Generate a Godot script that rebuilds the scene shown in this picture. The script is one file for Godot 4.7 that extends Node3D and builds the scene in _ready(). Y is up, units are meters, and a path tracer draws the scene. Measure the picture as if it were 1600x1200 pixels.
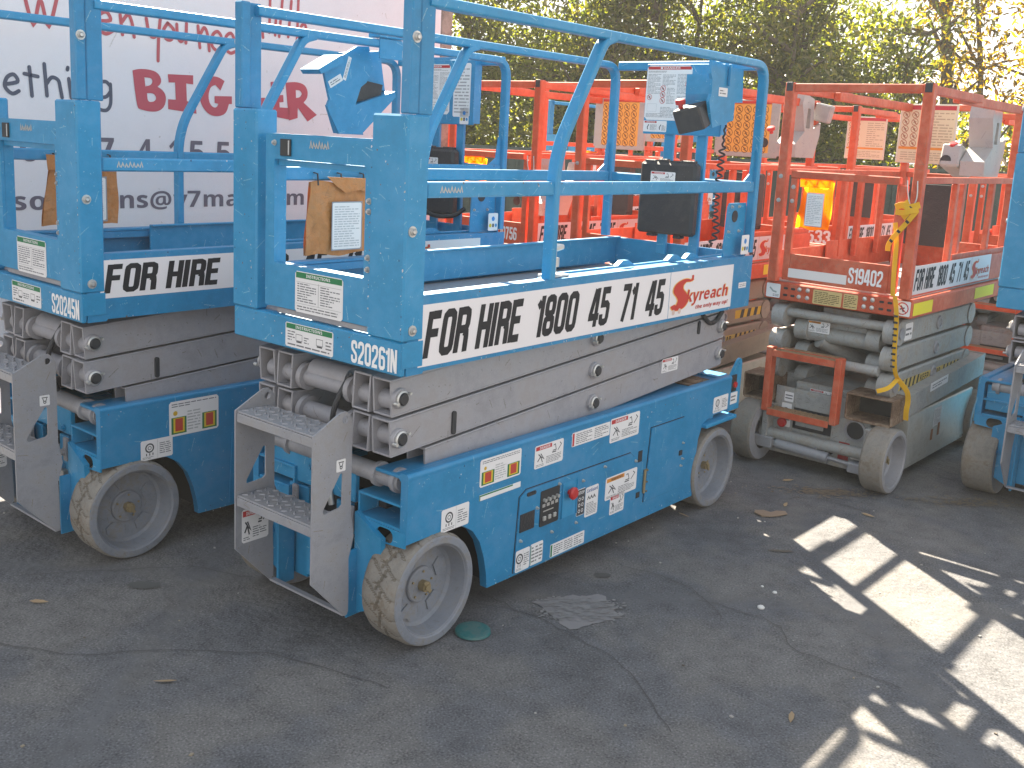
extends Node3D

# ------------------------------------------------------------------ mesh collector
class B:
	var v := PackedVector3Array()
	var n := PackedVector3Array()
	var c := PackedColorArray()
	var col := Color(1, 1, 1)
	var cuts := PackedInt32Array()

	# what follows is a piece of its own
	func cut() -> void:
		if v.size() > 0: cuts.append(v.size())

	func tri(a: Vector3, b: Vector3, d: Vector3, nn: Vector3) -> void:
		if (b - a).cross(d - a).dot(nn) > 0.0:
			v.append(a); v.append(d); v.append(b)
		else:
			v.append(a); v.append(b); v.append(d)
		for i in 3:
			n.append(nn); c.append(col)

	func tri3(a: Vector3, b: Vector3, d: Vector3, na: Vector3, nb: Vector3, nd: Vector3) -> void:
		if (b - a).cross(d - a).dot(na + nb + nd) > 0.0:
			v.append(a); v.append(d); v.append(b)
			n.append(na); n.append(nd); n.append(nb)
		else:
			v.append(a); v.append(b); v.append(d)
			n.append(na); n.append(nb); n.append(nd)
		for i in 3:
			c.append(col)

	func quad(a: Vector3, b: Vector3, d: Vector3, e: Vector3, nn: Vector3) -> void:
		tri(a, b, d, nn)
		tri(a, d, e, nn)

	func quad4(a: Vector3, b: Vector3, d: Vector3, e: Vector3, na: Vector3, nb: Vector3, nd: Vector3, ne: Vector3) -> void:
		tri3(a, b, d, na, nb, nd)
		tri3(a, d, e, na, nd, ne)

	# a box with chamfered edges
	func box(ctr: Vector3, size: Vector3, bev := 0.003, bs := Basis()) -> void:
		var h := size * 0.5
		var e: float = minf(bev, minf(h.x, minf(h.y, h.z)) * 0.45)
		var ax := [0, 1, 2]
		for a in ax:
			var b: int = (a + 1) % 3
			var d: int = (a + 2) % 3
			for s in [-1.0, 1.0]:
				var nn := Vector3(); nn[a] = s
				var q := []
				for k in [[-1, -1], [1, -1], [1, 1], [-1, 1]]:
					var p := Vector3(); p[a] = s * h[a]; p[b] = k[0] * (h[b] - e); p[d] = k[1] * (h[d] - e)
					q.append(ctr + bs * p)
				quad(q[0], q[1], q[2], q[3], bs * nn)
		if e <= 0.0:
			return
		for a in ax:
			var b: int = (a + 1) % 3
			var d: int = (a + 2) % 3
			for s in [-1.0, 1.0]:
				for t in [-1.0, 1.0]:
					var nn := Vector3(); nn[b] = s; nn[d] = t
					var p1 := Vector3(); p1[a] = -(h[a] - e); p1[b] = s * h[b]; p1[d] = t * (h[d] - e)
					var p2 := p1; p2[a] = h[a] - e
					var p3 := Vector3(); p3[a] = h[a] - e; p3[b] = s * (h[b] - e); p3[d] = t * h[d]
					var p4 := p3; p4[a] = -(h[a] - e)
					quad(ctr + bs * p1, ctr + bs * p2, ctr + bs * p3, ctr + bs * p4, bs * nn.normalized())
		for s in [-1.0, 1.0]:
			for t in [-1.0, 1.0]:
				for u in [-1.0, 1.0]:
					var p1 := Vector3(s * h.x, t * (h.y - e), u * (h.z - e))
					var p2 := Vector3(s * (h.x - e), t * h.y, u * (h.z - e))
					var p3 := Vector3(s * (h.x - e), t * (h.y - e), u * h.z)
					tri(ctr + bs * p1, ctr + bs * p2, ctr + bs * p3, bs * Vector3(s, t, u).normalized())

	func bx(x0: float, x1: float, y0: float, y1: float, z0: float, z1: float, bev := 0.003) -> void:
		box(Vector3((x0 + x1) / 2, (y0 + y1) / 2, (z0 + z1) / 2), Vector3(absf(x1 - x0), absf(y1 - y0), absf(z1 - z0)), bev)

	# a bar of rectangular section between two points
	func bar(a: Vector3, b: Vector3, w: float, h: float, up := Vector3.UP, bev := 0.003) -> void:
		var x := (b - a).normalized()
		var z := x.cross(up).normalized()
		var y := z.cross(x)
		box((a + b) / 2, Vector3((b - a).length(), h, w), bev, Basis(x, y, z))

	func cyl(a: Vector3, b: Vector3, r: float, seg := 16, r2 := -1.0, cap := true) -> void:
		if r2 < 0: r2 = r
		var x := (b - a).normalized()
		var u := x.cross(Vector3.UP if absf(x.y) < 0.9 else Vector3.RIGHT).normalized()
		var w := x.cross(u)
		for i in seg:
			var t0 := TAU * i / seg
			var t1 := TAU * (i + 1) / seg
			var d0 := u * cos(t0) + w * sin(t0)
			var d1 := u * cos(t1) + w * sin(t1)
			quad4(a + d0 * r, a + d1 * r, b + d1 * r2, b + d0 * r2, d0, d1, d1, d0)
			if cap:
				tri(a, a + d0 * r, a + d1 * r, -x)
				tri(b, b + d0 * r2, b + d1 * r2, x)

	# lathe: profile of (radius, along) turned round an axis
	func lathe(o: Vector3, ax: Vector3, prof: Array, seg := 32) -> void:
		var u := ax.cross(Vector3.UP if absf(ax.y) < 0.9 else Vector3.RIGHT).normalized()
		var w := ax.cross(u)
		for k in prof.size() - 1:
			var p: Vector2 = prof[k]
			var q: Vector2 = prof[k + 1]
			var t := q - p
			var nr := Vector2(t.y, -t.x).normalized()   # (radial, axial)
			for i in seg:
				var t0 := TAU * i / seg
				var t1 := TAU * (i + 1) / seg
				var d0 := u * cos(t0) + w * sin(t0)
				var d1 := u * cos(t1) + w * sin(t1)
				var n0 := d0 * nr.x + ax * nr.y
				var n1 := d1 * nr.x + ax * nr.y
				var a := o + d0 * p.x + ax * p.y
				var b := o + d1 * p.x + ax * p.y
				var d := o + d1 * q.x + ax * q.y
				var e := o + d0 * q.x + ax * q.y
				if p.x > 1e-5: tri3(a, b, d, n0, n1, n1)
				if q.x > 1e-5: tri3(a, d, e, n0, n1, n0)

	# sweep a section (w along side, h along up hint) round a path; rounded rectangle or circle
	func sweep(path: Array, w: float, h: float, rr := 0.007, up := Vector3.UP, seg := 2, closed := false) -> void:
		var sec: Array[Vector2] = []
		var sn: Array[Vector2] = []
		var cr := minf(rr, minf(w, h) * 0.5)
		for q in 4:
			var sx := [1.0, -1.0, -1.0, 1.0][q] as float
			var sy := [1.0, 1.0, -1.0, -1.0][q] as float
			for k in seg + 1:
				var t := PI / 2 * q + PI / 2 * k / seg
				var dd := Vector2(cos(t), sin(t))
				sec.append(Vector2(sx * (w / 2 - cr), sy * (h / 2 - cr)) + dd * cr)
				sn.append(dd)
		var m := path.size()
		var rings := []
		for i in m:
			var p: Vector3 = path[i]
			var pa: Vector3 = path[(i - 1 + m) % m] if (i > 0 or closed) else p
			var pb: Vector3 = path[(i + 1) % m] if (i < m - 1 or closed) else p
			var d1 := (p - pa).normalized()
			var d2 := (pb - p).normalized()
			var t := (d1 + d2).normalized()
			var side := t.cross(up).normalized()
			if side.length() < 0.5: side = t.cross(Vector3.RIGHT).normalized()
			var uu := side.cross(t)
			var ring := []
			for k in sec.size():
				ring.append([p + side * sec[k].x + uu * sec[k].y, side * sn[k].x + uu * sn[k].y])
			rings.append(ring)
		var ks := sec.size()
		for i in (m if closed else m - 1):
			var r0: Array = rings[i]
			var r1: Array = rings[(i + 1) % m]
			for k in ks:
				var j := (k + 1) % ks
				quad4(r0[k][0], r0[j][0], r1[j][0], r1[k][0], r0[k][1], r0[j][1], r1[j][1], r1[k][1])
		if not closed:
			for e in [0, m - 1]:
				var r: Array = rings[e]
				var cc: Vector3 = path[e]
				var nn: Vector3 = (path[0] - path[1]).normalized() if e == 0 else (path[m - 1] - path[m - 2]).normalized()
				for k in ks:
					tri(cc, r[k][0], r[(k + 1) % ks][0], nn)

	# extruded flat polygon, with holes joined by hair-thin slits
	func prism(poly: PackedVector2Array, o: Vector3, ux: Vector3, uy: Vector3, depth: float, holes := []) -> void:
		var nn := ux.cross(uy).normalized()
		var full := PackedVector2Array(poly)
		if Geometry2D.is_polygon_clockwise(full): full.reverse()
		for hh in holes:
			var h := PackedVector2Array(hh)
			if not Geometry2D.is_polygon_clockwise(h): h.reverse()
			var best := [0, 0]; var bd := 1e9
			for i in full.size():
				for j in h.size():
					var d := full[i].distance_to(h[j])
					if d < bd: bd = d; best = [i, j]
			var i0: int = best[0]; var j0: int = best[1]
			var r := PackedVector2Array()
			for i in i0 + 1: r.append(full[i])
			var sl := (h[j0] - full[i0]).orthogonal().normalized() * 2e-5
			for j in h.size(): r.append(h[(j0 + j) % h.size()])
			r.append(h[j0] + sl)
			r.append(full[i0] + sl)
			for i in range(i0 + 1, full.size()): r.append(full[i])
			full = r
		var id := Geometry2D.triangulate_polygon(full)
		var P := func(p: Vector2, z: float) -> Vector3: return o + ux * p.x + uy * p.y + nn * z
		for k in range(0, id.size(), 3):
			tri(P.call(full[id[k]], depth), P.call(full[id[k + 1]], depth), P.call(full[id[k + 2]], depth), nn)
			if depth > 0: tri(P.call(full[id[k]], 0.0), P.call(full[id[k + 1]], 0.0), P.call(full[id[k + 2]], 0.0), -nn)
		if depth <= 0: return
		var outs := [poly]; outs.append_array(holes)
		for li in outs.size():
			var l := PackedVector2Array(outs[li])
			var cw := Geometry2D.is_polygon_clockwise(l)
			for i in l.size():
				var a := l[i]; var b := l[(i + 1) % l.size()]
				var t := (b - a).normalized()
				var e := Vector2(t.y, -t.x)
				if cw: e = -e
				if li > 0: e = -e
				quad(P.call(a, 0.0), P.call(b, 0.0), P.call(b, depth), P.call(a, depth), ux * e.x + uy * e.y)

	# flat ribbon along a 2D polyline with mitred corners
	func ribbon(pts: Array, wd: float, o: Vector3, ux: Vector3, uy: Vector3, closed := false) -> void:
		var nn := ux.cross(uy).normalized()
		var m := pts.size()
		var L := []; var R := []
		for i in m:
			var p: Vector2 = pts[i]
			var a: Vector2 = pts[(i - 1 + m) % m] if (i > 0 or closed) else p
			var b: Vector2 = pts[(i + 1) % m] if (i < m - 1 or closed) else p
			var d1 := (p - a).normalized(); var d2 := (b - p).normalized()
			if d1 == Vector2.ZERO: d1 = d2
			if d2 == Vector2.ZERO: d2 = d1
			var n1 := d1.orthogonal(); var n2 := d2.orthogonal()
			var mm := (n1 + n2).normalized()
			var k := wd / 2 / maxf(0.4, mm.dot(n1))
			L.append(o + ux * (p.x + mm.x * k) + uy * (p.y + mm.y * k))
			R.append(o + ux * (p.x - mm.x * k) + uy * (p.y - mm.y * k))
		for i in (m if closed else m - 1):
			var j := (i + 1) % m
			quad(L[i], L[j], R[j], R[i], nn)

	func rect(x0: float, y0: float, w: float, h: float, o: Vector3, ux: Vector3, uy: Vector3) -> void:
		quad(o + ux * x0 + uy * y0, o + ux * (x0 + w) + uy * y0, o + ux * (x0 + w) + uy * (y0 + h), o + ux * x0 + uy * (y0 + h), ux.cross(uy).normalized())

	func disc(cx: float, cy: float, r: float, o: Vector3, ux: Vector3, uy: Vector3, seg := 12, r_in := 0.0) -> void:
		var nn := ux.cross(uy).normalized()
		for i in seg:
			var d0 := Vector2.from_angle(TAU * i / seg); var d1 := Vector2.from_angle(TAU * (i + 1) / seg)
			var a := o + ux * (cx + d0.x * r) + uy * (cy + d0.y * r)
			var b := o + ux * (cx + d1.x * r) + uy * (cy + d1.y * r)
			if r_in <= 0.0:
				tri(o + ux * cx + uy * cy, a, b, nn)
			else:
				var e := o + ux * (cx + d1.x * r_in) + uy * (cy + d1.y * r_in)
				var f := o + ux * (cx + d0.x * r_in) + uy * (cy + d0.y * r_in)
				quad(a, b, e, f, nn)

	# lettering from a TextMesh, scaled to fill w x h
	func txt(s: String, o: Vector3, ux: Vector3, uy: Vector3, w: float, h: float, bold := true, shear := 0.0, face := "Droid Sans") -> void:
		var f := SystemFont.new(); f.font_names = PackedStringArray([face]); f.font_weight = 700 if bold else 400
		var t := TextMesh.new(); t.text = s; t.font = f; t.font_size = 48; t.pixel_size = 0.01; t.depth = 0.0; t.curve_step = 3.0
		var arr := t.get_mesh_arrays()
		var vs: PackedVector3Array = arr[Mesh.ARRAY_VERTEX]
		if vs.is_empty(): return
		var lo := vs[0]; var hi := vs[0]
		for p in vs:
			lo = lo.min(p); hi = hi.max(p)
		var sx := w / maxf(1e-4, hi.x - lo.x); var sy := h / maxf(1e-4, hi.y - lo.y)
		var nn := ux.cross(uy).normalized()
		var ids = arr[Mesh.ARRAY_INDEX]
		var q := PackedVector3Array()
		for p in vs:
			var y := (p.y - lo.y) * sy
			q.append(o + ux * ((p.x - lo.x) * sx + y * shear) + uy * y)
		if ids == null or ids.size() == 0:
			for k in range(0, q.size(), 3): tri(q[k], q[k + 1], q[k + 2], nn)
		else:
			for k in range(0, ids.size(), 3): tri(q[ids[k]], q[ids[k + 1]], q[ids[k + 2]], nn)

	func add(o: B, t: Transform3D) -> void:
		for i in o.v.size():
			v.append(t * o.v[i]); n.append((t.basis * o.n[i]).normalized()); c.append(o.c[i])

	func mesh(i0 := 0, i1 := -1) -> ArrayMesh:
		if i1 < 0: i1 = v.size()
		var a := []; a.resize(Mesh.ARRAY_MAX)
		a[Mesh.ARRAY_VERTEX] = v.slice(i0, i1); a[Mesh.ARRAY_NORMAL] = n.slice(i0, i1); a[Mesh.ARRAY_COLOR] = c.slice(i0, i1)
		var m := ArrayMesh.new()
		m.add_surface_from_arrays(Mesh.PRIMITIVE_TRIANGLES, a)
		return m

var M := {}
var rng := RandomNumberGenerator.new()
const X := Vector3.RIGHT
const Y := Vector3.UP
const Z := Vector3.BACK

func lin(r: float, g: float, b: float) -> Color: return Color(r, g, b)
func hexl(h: String) -> Color: return Color(h).srgb_to_linear()

# ------------------------------------------------------------------ nodes
var taken := {}
func numbered(s: String) -> String:
	if not taken.has(s):
		taken[s] = 0
		return s
	taken[s] += 1
	return "%s_%03d" % [s, taken[s]]

func part(parent: Node3D, called: String, b: B, m: Material, label := "", kind := "") -> MeshInstance3D:
	var first: MeshInstance3D
	var from := 0
	var ends := b.cuts.duplicate(); ends.append(b.v.size())
	for to in ends:
		if to <= from: continue
		var o := MeshInstance3D.new()
		o.mesh = b.mesh(from, to); o.material_override = m
		from = to
		var k := called; var i := 0
		while parent.has_node(k):
			i += 1; k = "%s_%03d" % [called, i]
		o.name = k
		parent.add_child(o, true)
		if label: o.set_meta("label", label)
		if kind: o.set_meta("kind", kind)
		if first == null: first = o
	return first

func thing(called: String, label: String, category: String, at := Vector3.ZERO, turn := 0.0, group := "") -> Node3D:
	var o := Node3D.new(); o.name = numbered(called); add_child(o, true)
	o.position = at; o.rotation.y = turn
	o.set_meta("label", label); o.set_meta("category", category)
	if group: o.set_meta("group", group)
	return o

func single(called: String, b: B, m: Material, label: String, category: String, at := Vector3.ZERO, turn := 0.0, group := "") -> MeshInstance3D:
	var o := part(self, numbered(called), b, m)
	o.position = at; o.rotation.y = turn
	o.set_meta("label", label); o.set_meta("category", category)
	if group: o.set_meta("group", group)
	return o

func struct(called: String, b: B, m: Material) -> MeshInstance3D:
	var o := part(self, numbered(called), b, m)
	o.set_meta("kind", "structure")
	return o

# ------------------------------------------------------------------ materials
func noise(freq: float, sd: int, type := FastNoiseLite.TYPE_SIMPLEX_SMOOTH, oct := 4) -> FastNoiseLite:
	var f := FastNoiseLite.new()
	f.noise_type = type; f.frequency = freq; f.seed = sd; f.fractal_octaves = oct
	return f

func grey(f: FastNoiseLite, s: int) -> PackedByteArray:
	var im := f.get_seamless_image(s, s)
	im.convert(Image.FORMAT_L8)
	return im.get_data()

# paint: base colour, fading, dust, chips and scratches, all computed
func paint_tex(base: Color, fade: float, dust: Color, dust_amt: float, chip: Color, chips: int, sd: int, s := 512) -> ImageTexture:
	var a := grey(noise(0.006, sd), s)
	var d := grey(noise(0.035, sd + 1), s)
	var e := grey(noise(0.2, sd + 2, FastNoiseLite.TYPE_SIMPLEX_SMOOTH, 2), s)
	var out := PackedByteArray(); out.resize(s * s * 3)
	var b0 := base
	for i in s * s:
		var lo := a[i] / 255.0; var mi := d[i] / 255.0; var hi := e[i] / 255.0
		var k := 1.0 + fade * ((lo - 0.5) * 0.9 + (mi - 0.5) * 0.6 + (hi - 0.5) * 0.35)
		var du := clampf((lo * 0.55 + mi * 0.45 - 0.46) * 4.0, 0, 1) * dust_amt
		var r := lerpf(b0.r * k, dust.r, du); var g := lerpf(b0.g * k, dust.g, du); var bb := lerpf(b0.b * k, dust.b, du)
		out[i * 3] = int(clampf(pow(r, 0.4545), 0, 1) * 255); out[i * 3 + 1] = int(clampf(pow(g, 0.4545), 0, 1) * 255); out[i * 3 + 2] = int(clampf(pow(bb, 0.4545), 0, 1) * 255)
	var im := Image.create_from_data(s, s, false, Image.FORMAT_RGB8, out)
	rng.seed = sd
	var cc := chip.linear_to_srgb()
	for k in chips:
		var px := rng.randi_range(0, s - 1); var py := rng.randi_range(0, s - 1)
		var ln := rng.randi_range(1, 3) if rng.randf() < 0.8 else rng.randi_range(6, 26)
		var ang := rng.randf() * TAU
		for j in ln:
			var qx := posmod(int(px + cos(ang) * j), s); var qy := posmod(int(py + sin(ang) * j), s)
			im.set_pixel(qx, qy, im.get_pixel(qx, qy).lerp(cc, rng.randf_range(0.4, 0.95)))
	return ImageTexture.create_from_image(im)

var rough_tex: ImageTexture
func rough_map(sd: int, lo: float, hi: float) -> ImageTexture:
	var s := 256
	var a := grey(noise(0.02, sd), s)
	var out := PackedByteArray(); out.resize(s * s)
	for i in s * s: out[i] = int(clampf(lerpf(lo, hi, a[i] / 255.0), 0, 1) * 255)
	return ImageTexture.create_from_image(Image.create_from_data(s, s, false, Image.FORMAT_L8, out))

func bump(freq: float, sd: int, strength: float, s := 256) -> ImageTexture:
	var im := noise(freq, sd).get_seamless_image(s, s)
	im.convert(Image.FORMAT_RGBA8)
	im.bump_map_to_normal_map(strength)
	return ImageTexture.create_from_image(im)

func tri_mat(tex: Texture2D, rough: float, metal := 0.0, scale := 1.3, nrm: Texture2D = null, ns := 0.3) -> StandardMaterial3D:
	var m := StandardMaterial3D.new()
	m.albedo_texture = tex
	m.uv1_triplanar = true
	m.uv1_scale = Vector3.ONE * scale
	m.roughness = rough
	m.metallic = metal
	if nrm:
		m.normal_enabled = true; m.normal_texture = nrm; m.normal_scale = ns
	return m

func flat(c: Color, rough := 0.6, metal := 0.0) -> StandardMaterial3D:
	var m := StandardMaterial3D.new()
	m.albedo_color = c.linear_to_srgb(); m.roughness = rough; m.metallic = metal
	return m

func make_materials() -> void:
	var dent := bump(0.012, 5, 3.0)
	var fine := bump(0.15, 6, 2.0)
	var dustc := lin(0.30, 0.27, 0.23)
	M.blue = tri_mat(paint_tex(lin(0.009, 0.235, 0.455), 0.28, lin(0.10, 0.23, 0.36), 0.20, lin(0.55, 0.58, 0.6), 380, 11), 0.42, 0.0, 1.1, dent, 0.12)
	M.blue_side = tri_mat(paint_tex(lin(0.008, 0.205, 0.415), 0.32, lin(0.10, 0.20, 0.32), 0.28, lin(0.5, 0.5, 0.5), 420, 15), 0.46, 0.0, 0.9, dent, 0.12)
	M.orange = tri_mat(paint_tex(lin(0.60, 0.066, 0.012), 0.4, lin(0.45, 0.16, 0.09), 0.25, lin(0.25, 0.14, 0.09), 700, 21), 0.5, 0.0, 1.2, dent, 0.12)
	M.orange_worn = tri_mat(paint_tex(lin(0.50, 0.070, 0.021), 0.5, lin(0.42, 0.18, 0.11), 0.36, lin(0.22, 0.14, 0.10), 1100, 25), 0.55, 0.0, 1.2, dent, 0.12)
	M.steel = tri_mat(paint_tex(lin(0.325, 0.318, 0.342), 0.30, lin(0.24, 0.21, 0.19), 0.4, lin(0.10, 0.08, 0.06), 300, 31), 0.5, 0.1, 1.0, dent, 0.1)
	M.tan = tri_mat(paint_tex(lin(0.275, 0.245, 0.205), 0.4, lin(0.27, 0.22, 0.16), 0.5, lin(0.12, 0.08, 0.05), 300, 35), 0.65, 0.0, 1.0, dent, 0.1)
	M.pale = tri_mat(paint_tex(lin(0.30, 0.30, 0.325), 0.36, lin(0.23, 0.205, 0.18), 0.4, lin(0.16, 0.10, 0.06), 300, 41), 0.5, 0.1, 1.3, dent, 0.1)
	M.dirty = tri_mat(paint_tex(lin(0.34, 0.34, 0.335), 0.45, lin(0.26, 0.21, 0.15), 0.6, lin(0.07, 0.05, 0.04), 700, 45), 0.6, 0.1, 1.6, dent, 0.15)
	M.rust = tri_mat(paint_tex(lin(0.17, 0.10, 0.06), 0.9, lin(0.28, 0.22, 0.16), 0.6, lin(0.4, 0.36, 0.3), 300, 51), 0.8, 0.0, 3.0, fine, 0.5)
	M.mesh_step = tri_mat(paint_tex(lin(0.33, 0.22, 0.12), 0.8, lin(0.30, 0.12, 0.06), 0.6, lin(0.12, 0.08, 0.05), 300, 53, 256), 0.8, 0.0, 3.0)
	M.dark = flat(lin(0.02, 0.02, 0.022), 0.6)
	M.black = tri_mat(paint_tex(lin(0.018, 0.018, 0.022), 0.3, lin(0.05, 0.045, 0.04), 0.4, lin(0.12, 0.12, 0.12), 60, 55, 256), 0.5, 0.0, 2.0, fine, 0.25)
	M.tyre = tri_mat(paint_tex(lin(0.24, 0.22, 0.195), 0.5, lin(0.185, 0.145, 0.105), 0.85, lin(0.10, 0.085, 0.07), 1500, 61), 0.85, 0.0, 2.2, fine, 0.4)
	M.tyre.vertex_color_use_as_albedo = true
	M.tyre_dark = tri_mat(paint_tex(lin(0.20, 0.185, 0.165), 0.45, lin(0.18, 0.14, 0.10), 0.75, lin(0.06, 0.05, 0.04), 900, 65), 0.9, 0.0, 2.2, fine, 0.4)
	M.rim = tri_mat(paint_tex(lin(0.215, 0.23, 0.265), 0.4, lin(0.19, 0.165, 0.135), 0.6, lin(0.12, 0.08, 0.05), 300, 71), 0.6, 0.1, 2.0, dent, 0.1)
	M.zinc = flat(lin(0.55, 0.54, 0.52), 0.38, 0.6)
	M.brass = flat(lin(0.32, 0.25, 0.14), 0.5, 0.5)
	M.rubber = flat(lin(0.025, 0.026, 0.03), 0.55)
	M.groove = flat(lin(0.07, 0.06, 0.05), 0.95)
	var pr := StandardMaterial3D.new(); pr.vertex_color_use_as_albedo = true; pr.roughness = 0.62
	M.print = pr
	var gl := StandardMaterial3D.new(); gl.vertex_color_use_as_albedo = true; gl.roughness = 0.75
	M.matte = gl
	M.red = flat(lin(0.45, 0.02, 0.02), 0.35)
	M.pouch = tri_mat(paint_tex(lin(0.52, 0.20, 0.05), 0.5, lin(0.32, 0.17, 0.08), 0.5, lin(0.2, 0.1, 0.05), 120, 81, 256), 0.5, 0.0, 3.0, bump(0.03, 8, 6.0), 0.5)
	M.pouch.backlight_enabled = true; M.pouch.backlight = Color(0.35, 0.16, 0.03)
	M.pouch_bright = tri_mat(paint_tex(lin(0.85, 0.42, 0.02), 0.35, lin(0.6, 0.3, 0.06), 0.4, lin(0.3, 0.15, 0.05), 90, 85, 256), 0.5, 0.0, 3.0, bump(0.03, 9, 6.0), 0.5)
	M.pouch_bright.backlight_enabled = true; M.pouch_bright.backlight = Color(1.4, 1.35, 0.8)
	M.strap = flat(lin(0.72, 0.42, 0.015), 0.7)
	M.strap.backlight_enabled = true; M.strap.backlight = Color(0.6, 0.35, 0.02)
	M.sign = tri_mat(paint_tex(lin(0.72, 0.71, 0.75), 0.08, lin(0.6, 0.56, 0.54), 0.15, lin(0.4, 0.38, 0.36), 60, 91), 0.5, 0.0, 0.5)
	M.timber = tri_mat(paint_tex(lin(0.27, 0.22, 0.19), 0.7, lin(0.33, 0.28, 0.25), 0.5, lin(0.1, 0.08, 0.06), 400, 95, 256), 0.85, 0.0, 3.0)
	M.green_fence = tri_mat(paint_tex(lin(0.020, 0.045, 0.038), 0.5, lin(0.06, 0.07, 0.055), 0.4, lin(0.1, 0.1, 0.09), 200, 99, 256), 0.6, 0.0, 0.8)
	M.galv = tri_mat(paint_tex(lin(0.46, 0.46, 0.44), 0.4, lin(0.30, 0.26, 0.20), 0.5, lin(0.2, 0.17, 0.13), 400, 103), 0.45, 0.3, 1.4, dent, 0.15)
	M.cream = flat(lin(0.55, 0.50, 0.42), 0.6)
	M.ctrl = tri_mat(paint_tex(lin(0.36, 0.35, 0.34), 0.3, lin(0.3, 0.27, 0.22), 0.4, lin(0.1, 0.1, 0.1), 90, 107, 256), 0.5, 0.0, 2.0)

# ------------------------------------------------------------------ stroke letters (heavy condensed caps)
var GL := {
	"F": [[[.085, 0], [.085, 1]], [[.17, .915], [.45, .915]], [[.17, .53], [.42, .53]]],
	"O": [[[.17, .085], [.10, .14], [.085, .22], [.085, .78], [.10, .86], [.17, .915], [.33, .915], [.40, .86], [.415, .78], [.415, .22], [.40, .14], [.33, .085], "c"]],
	"R": [[[.085, 0], [.085, 1]], [[.17, .915], [.32, .915], [.40, .87], [.415, .80], [.415, .62], [.39, .55], [.32, .51], [.17, .51]], [[.30, .46], [.40, .42], [.415, .34], [.425, 0]]],
	"H": [[[.085, 0], [.085, 1]], [[.415, 0], [.415, 1]], [[.17, .51], [.33, .51]]],
	"I": [[[.085, 0], [.085, 1]]],
	"E": [[[.085, 0], [.085, 1]], [[.17, .915], [.44, .915]], [[.17, .52], [.41, .52]], [[.17, .085], [.44, .085]]],
	"1": [[[.215, 0], [.215, 1]], [[.01, .74], [.06, .78], [.13, .87]]],
	"8": [[[.19, .53], [.11, .58], [.095, .66], [.095, .79], [.12, .88], [.19, .915], [.31, .915], [.38, .88], [.405, .79], [.405, .66], [.39, .58], [.31, .53], "c"], [[.18, .44], [.10, .39], [.085, .30], [.085, .20], [.11, .12], [.18, .085], [.32, .085], [.39, .12], [.415, .20], [.415, .30], [.40, .39], [.32, .44], "c"]],
	"0": [[[.17, .085], [.10, .14], [.085, .22], [.085, .78], [.10, .86], [.17, .915], [.33, .915], [.40, .86], [.415, .78], [.415, .22], [.40, .14], [.33, .085], "c"]],
	"4": [[[.35, 0], [.35, 1]], [[.24, .98], [.07, .32], [.07, .26], [.265, .26]], [[.435, .26], [.50, .26]]],
	"5": [[[.43, .915], [.10, .915], [.10, .56], [.32, .56], [.40, .50], [.415, .42], [.415, .21], [.39, .12], [.31, .085], [.18, .085], [.11, .12], [.085, .20], [.085, .30]]],
	"7": [[[.0, .915], [.36, .915], [.36, .82], [.17, .0]]],
	"S": [[[.415, .66], [.415, .80], [.38, .88], [.31, .915], [.18, .915], [.11, .88], [.085, .80], [.085, .70], [.12, .61], [.37, .42], [.415, .33], [.415, .20], [.38, .12], [.31, .085], [.18, .085], [.11, .12], [.085, .20], [.085, .34]]],
	"2": [[[.085, .68], [.085, .80], [.12, .88], [.19, .915], [.31, .915], [.38, .88], [.415, .80], [.415, .64], [.38, .54], [.13, .24], [.10, .085], [.44, .085]]],
	"6": [[[.41, .76], [.40, .86], [.33, .915], [.17, .915], [.10, .86], [.085, .78], [.085, .22], [.10, .14], [.17, .085], [.33, .085], [.40, .14], [.415, .22], [.415, .42], [.39, .51], [.32, .55], [.18, .55]]],
	"9": [[[.09, .24], [.10, .14], [.17, .085], [.33, .085], [.40, .14], [.415, .22], [.415, .78], [.40, .86], [.33, .915], [.17, .915], [.10, .86], [.085, .78], [.085, .58], [.11, .49], [.18, .45], [.32, .45]]],
	"3": [[[.085, .72], [.09, .82], [.13, .89], [.20, .915], [.31, .915], [.38, .88], [.405, .79], [.405, .63], [.37, .56], [.29, .52], [.20, .52]], [[.30, .47], [.39, .43], [.415, .34], [.415, .20], [.39, .12], [.31, .085], [.18, .085], [.11, .12], [.085, .20], [.085, .28]]],
	"N": [[[.085, 0], [.085, 1]], [[.415, 0], [.415, 1]], [[.13, .93], [.37, .07]]],
}
func block(b: B, s: String, o: Vector3, ux: Vector3, uy: Vector3, w: float, h: float, shear := 0.0, thick := 0.17) -> void:
	var adv := []; var tot := 0.0
	for ch in s:
		var a := 0.545
		if ch == " ": a = 0.30
		elif ch == "I": a = 0.235
		elif ch == "1": a = 0.34
		adv.append(a); tot += a
	tot -= 0.03
	var sx := w / tot
	var nn := ux.cross(uy).normalized()
	var x := 0.0
	for i in s.length():
		var ch := s[i]
		if GL.has(ch):
			var k := 0
			for st in GL[ch]:
				var pts := []; var cl := false
				for p in st:
					if p is String: cl = true
					else: pts.append(Vector2(x + p[0], p[1]))
				# scale after shear, in letter space (so that stems keep their weight)
				var q := B.new()
				q.ribbon(pts, thick, Vector3.ZERO, X, Y, cl)
				for j in q.v.size():
					var p := q.v[j]
					b.v.append(o + ux * (p.x * sx + p.y * h * shear) + uy * (p.y * h) + nn * (0.00012 * k))
					b.n.append(nn); b.c.append(b.col)
				k += 1
		x += adv[i]

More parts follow.
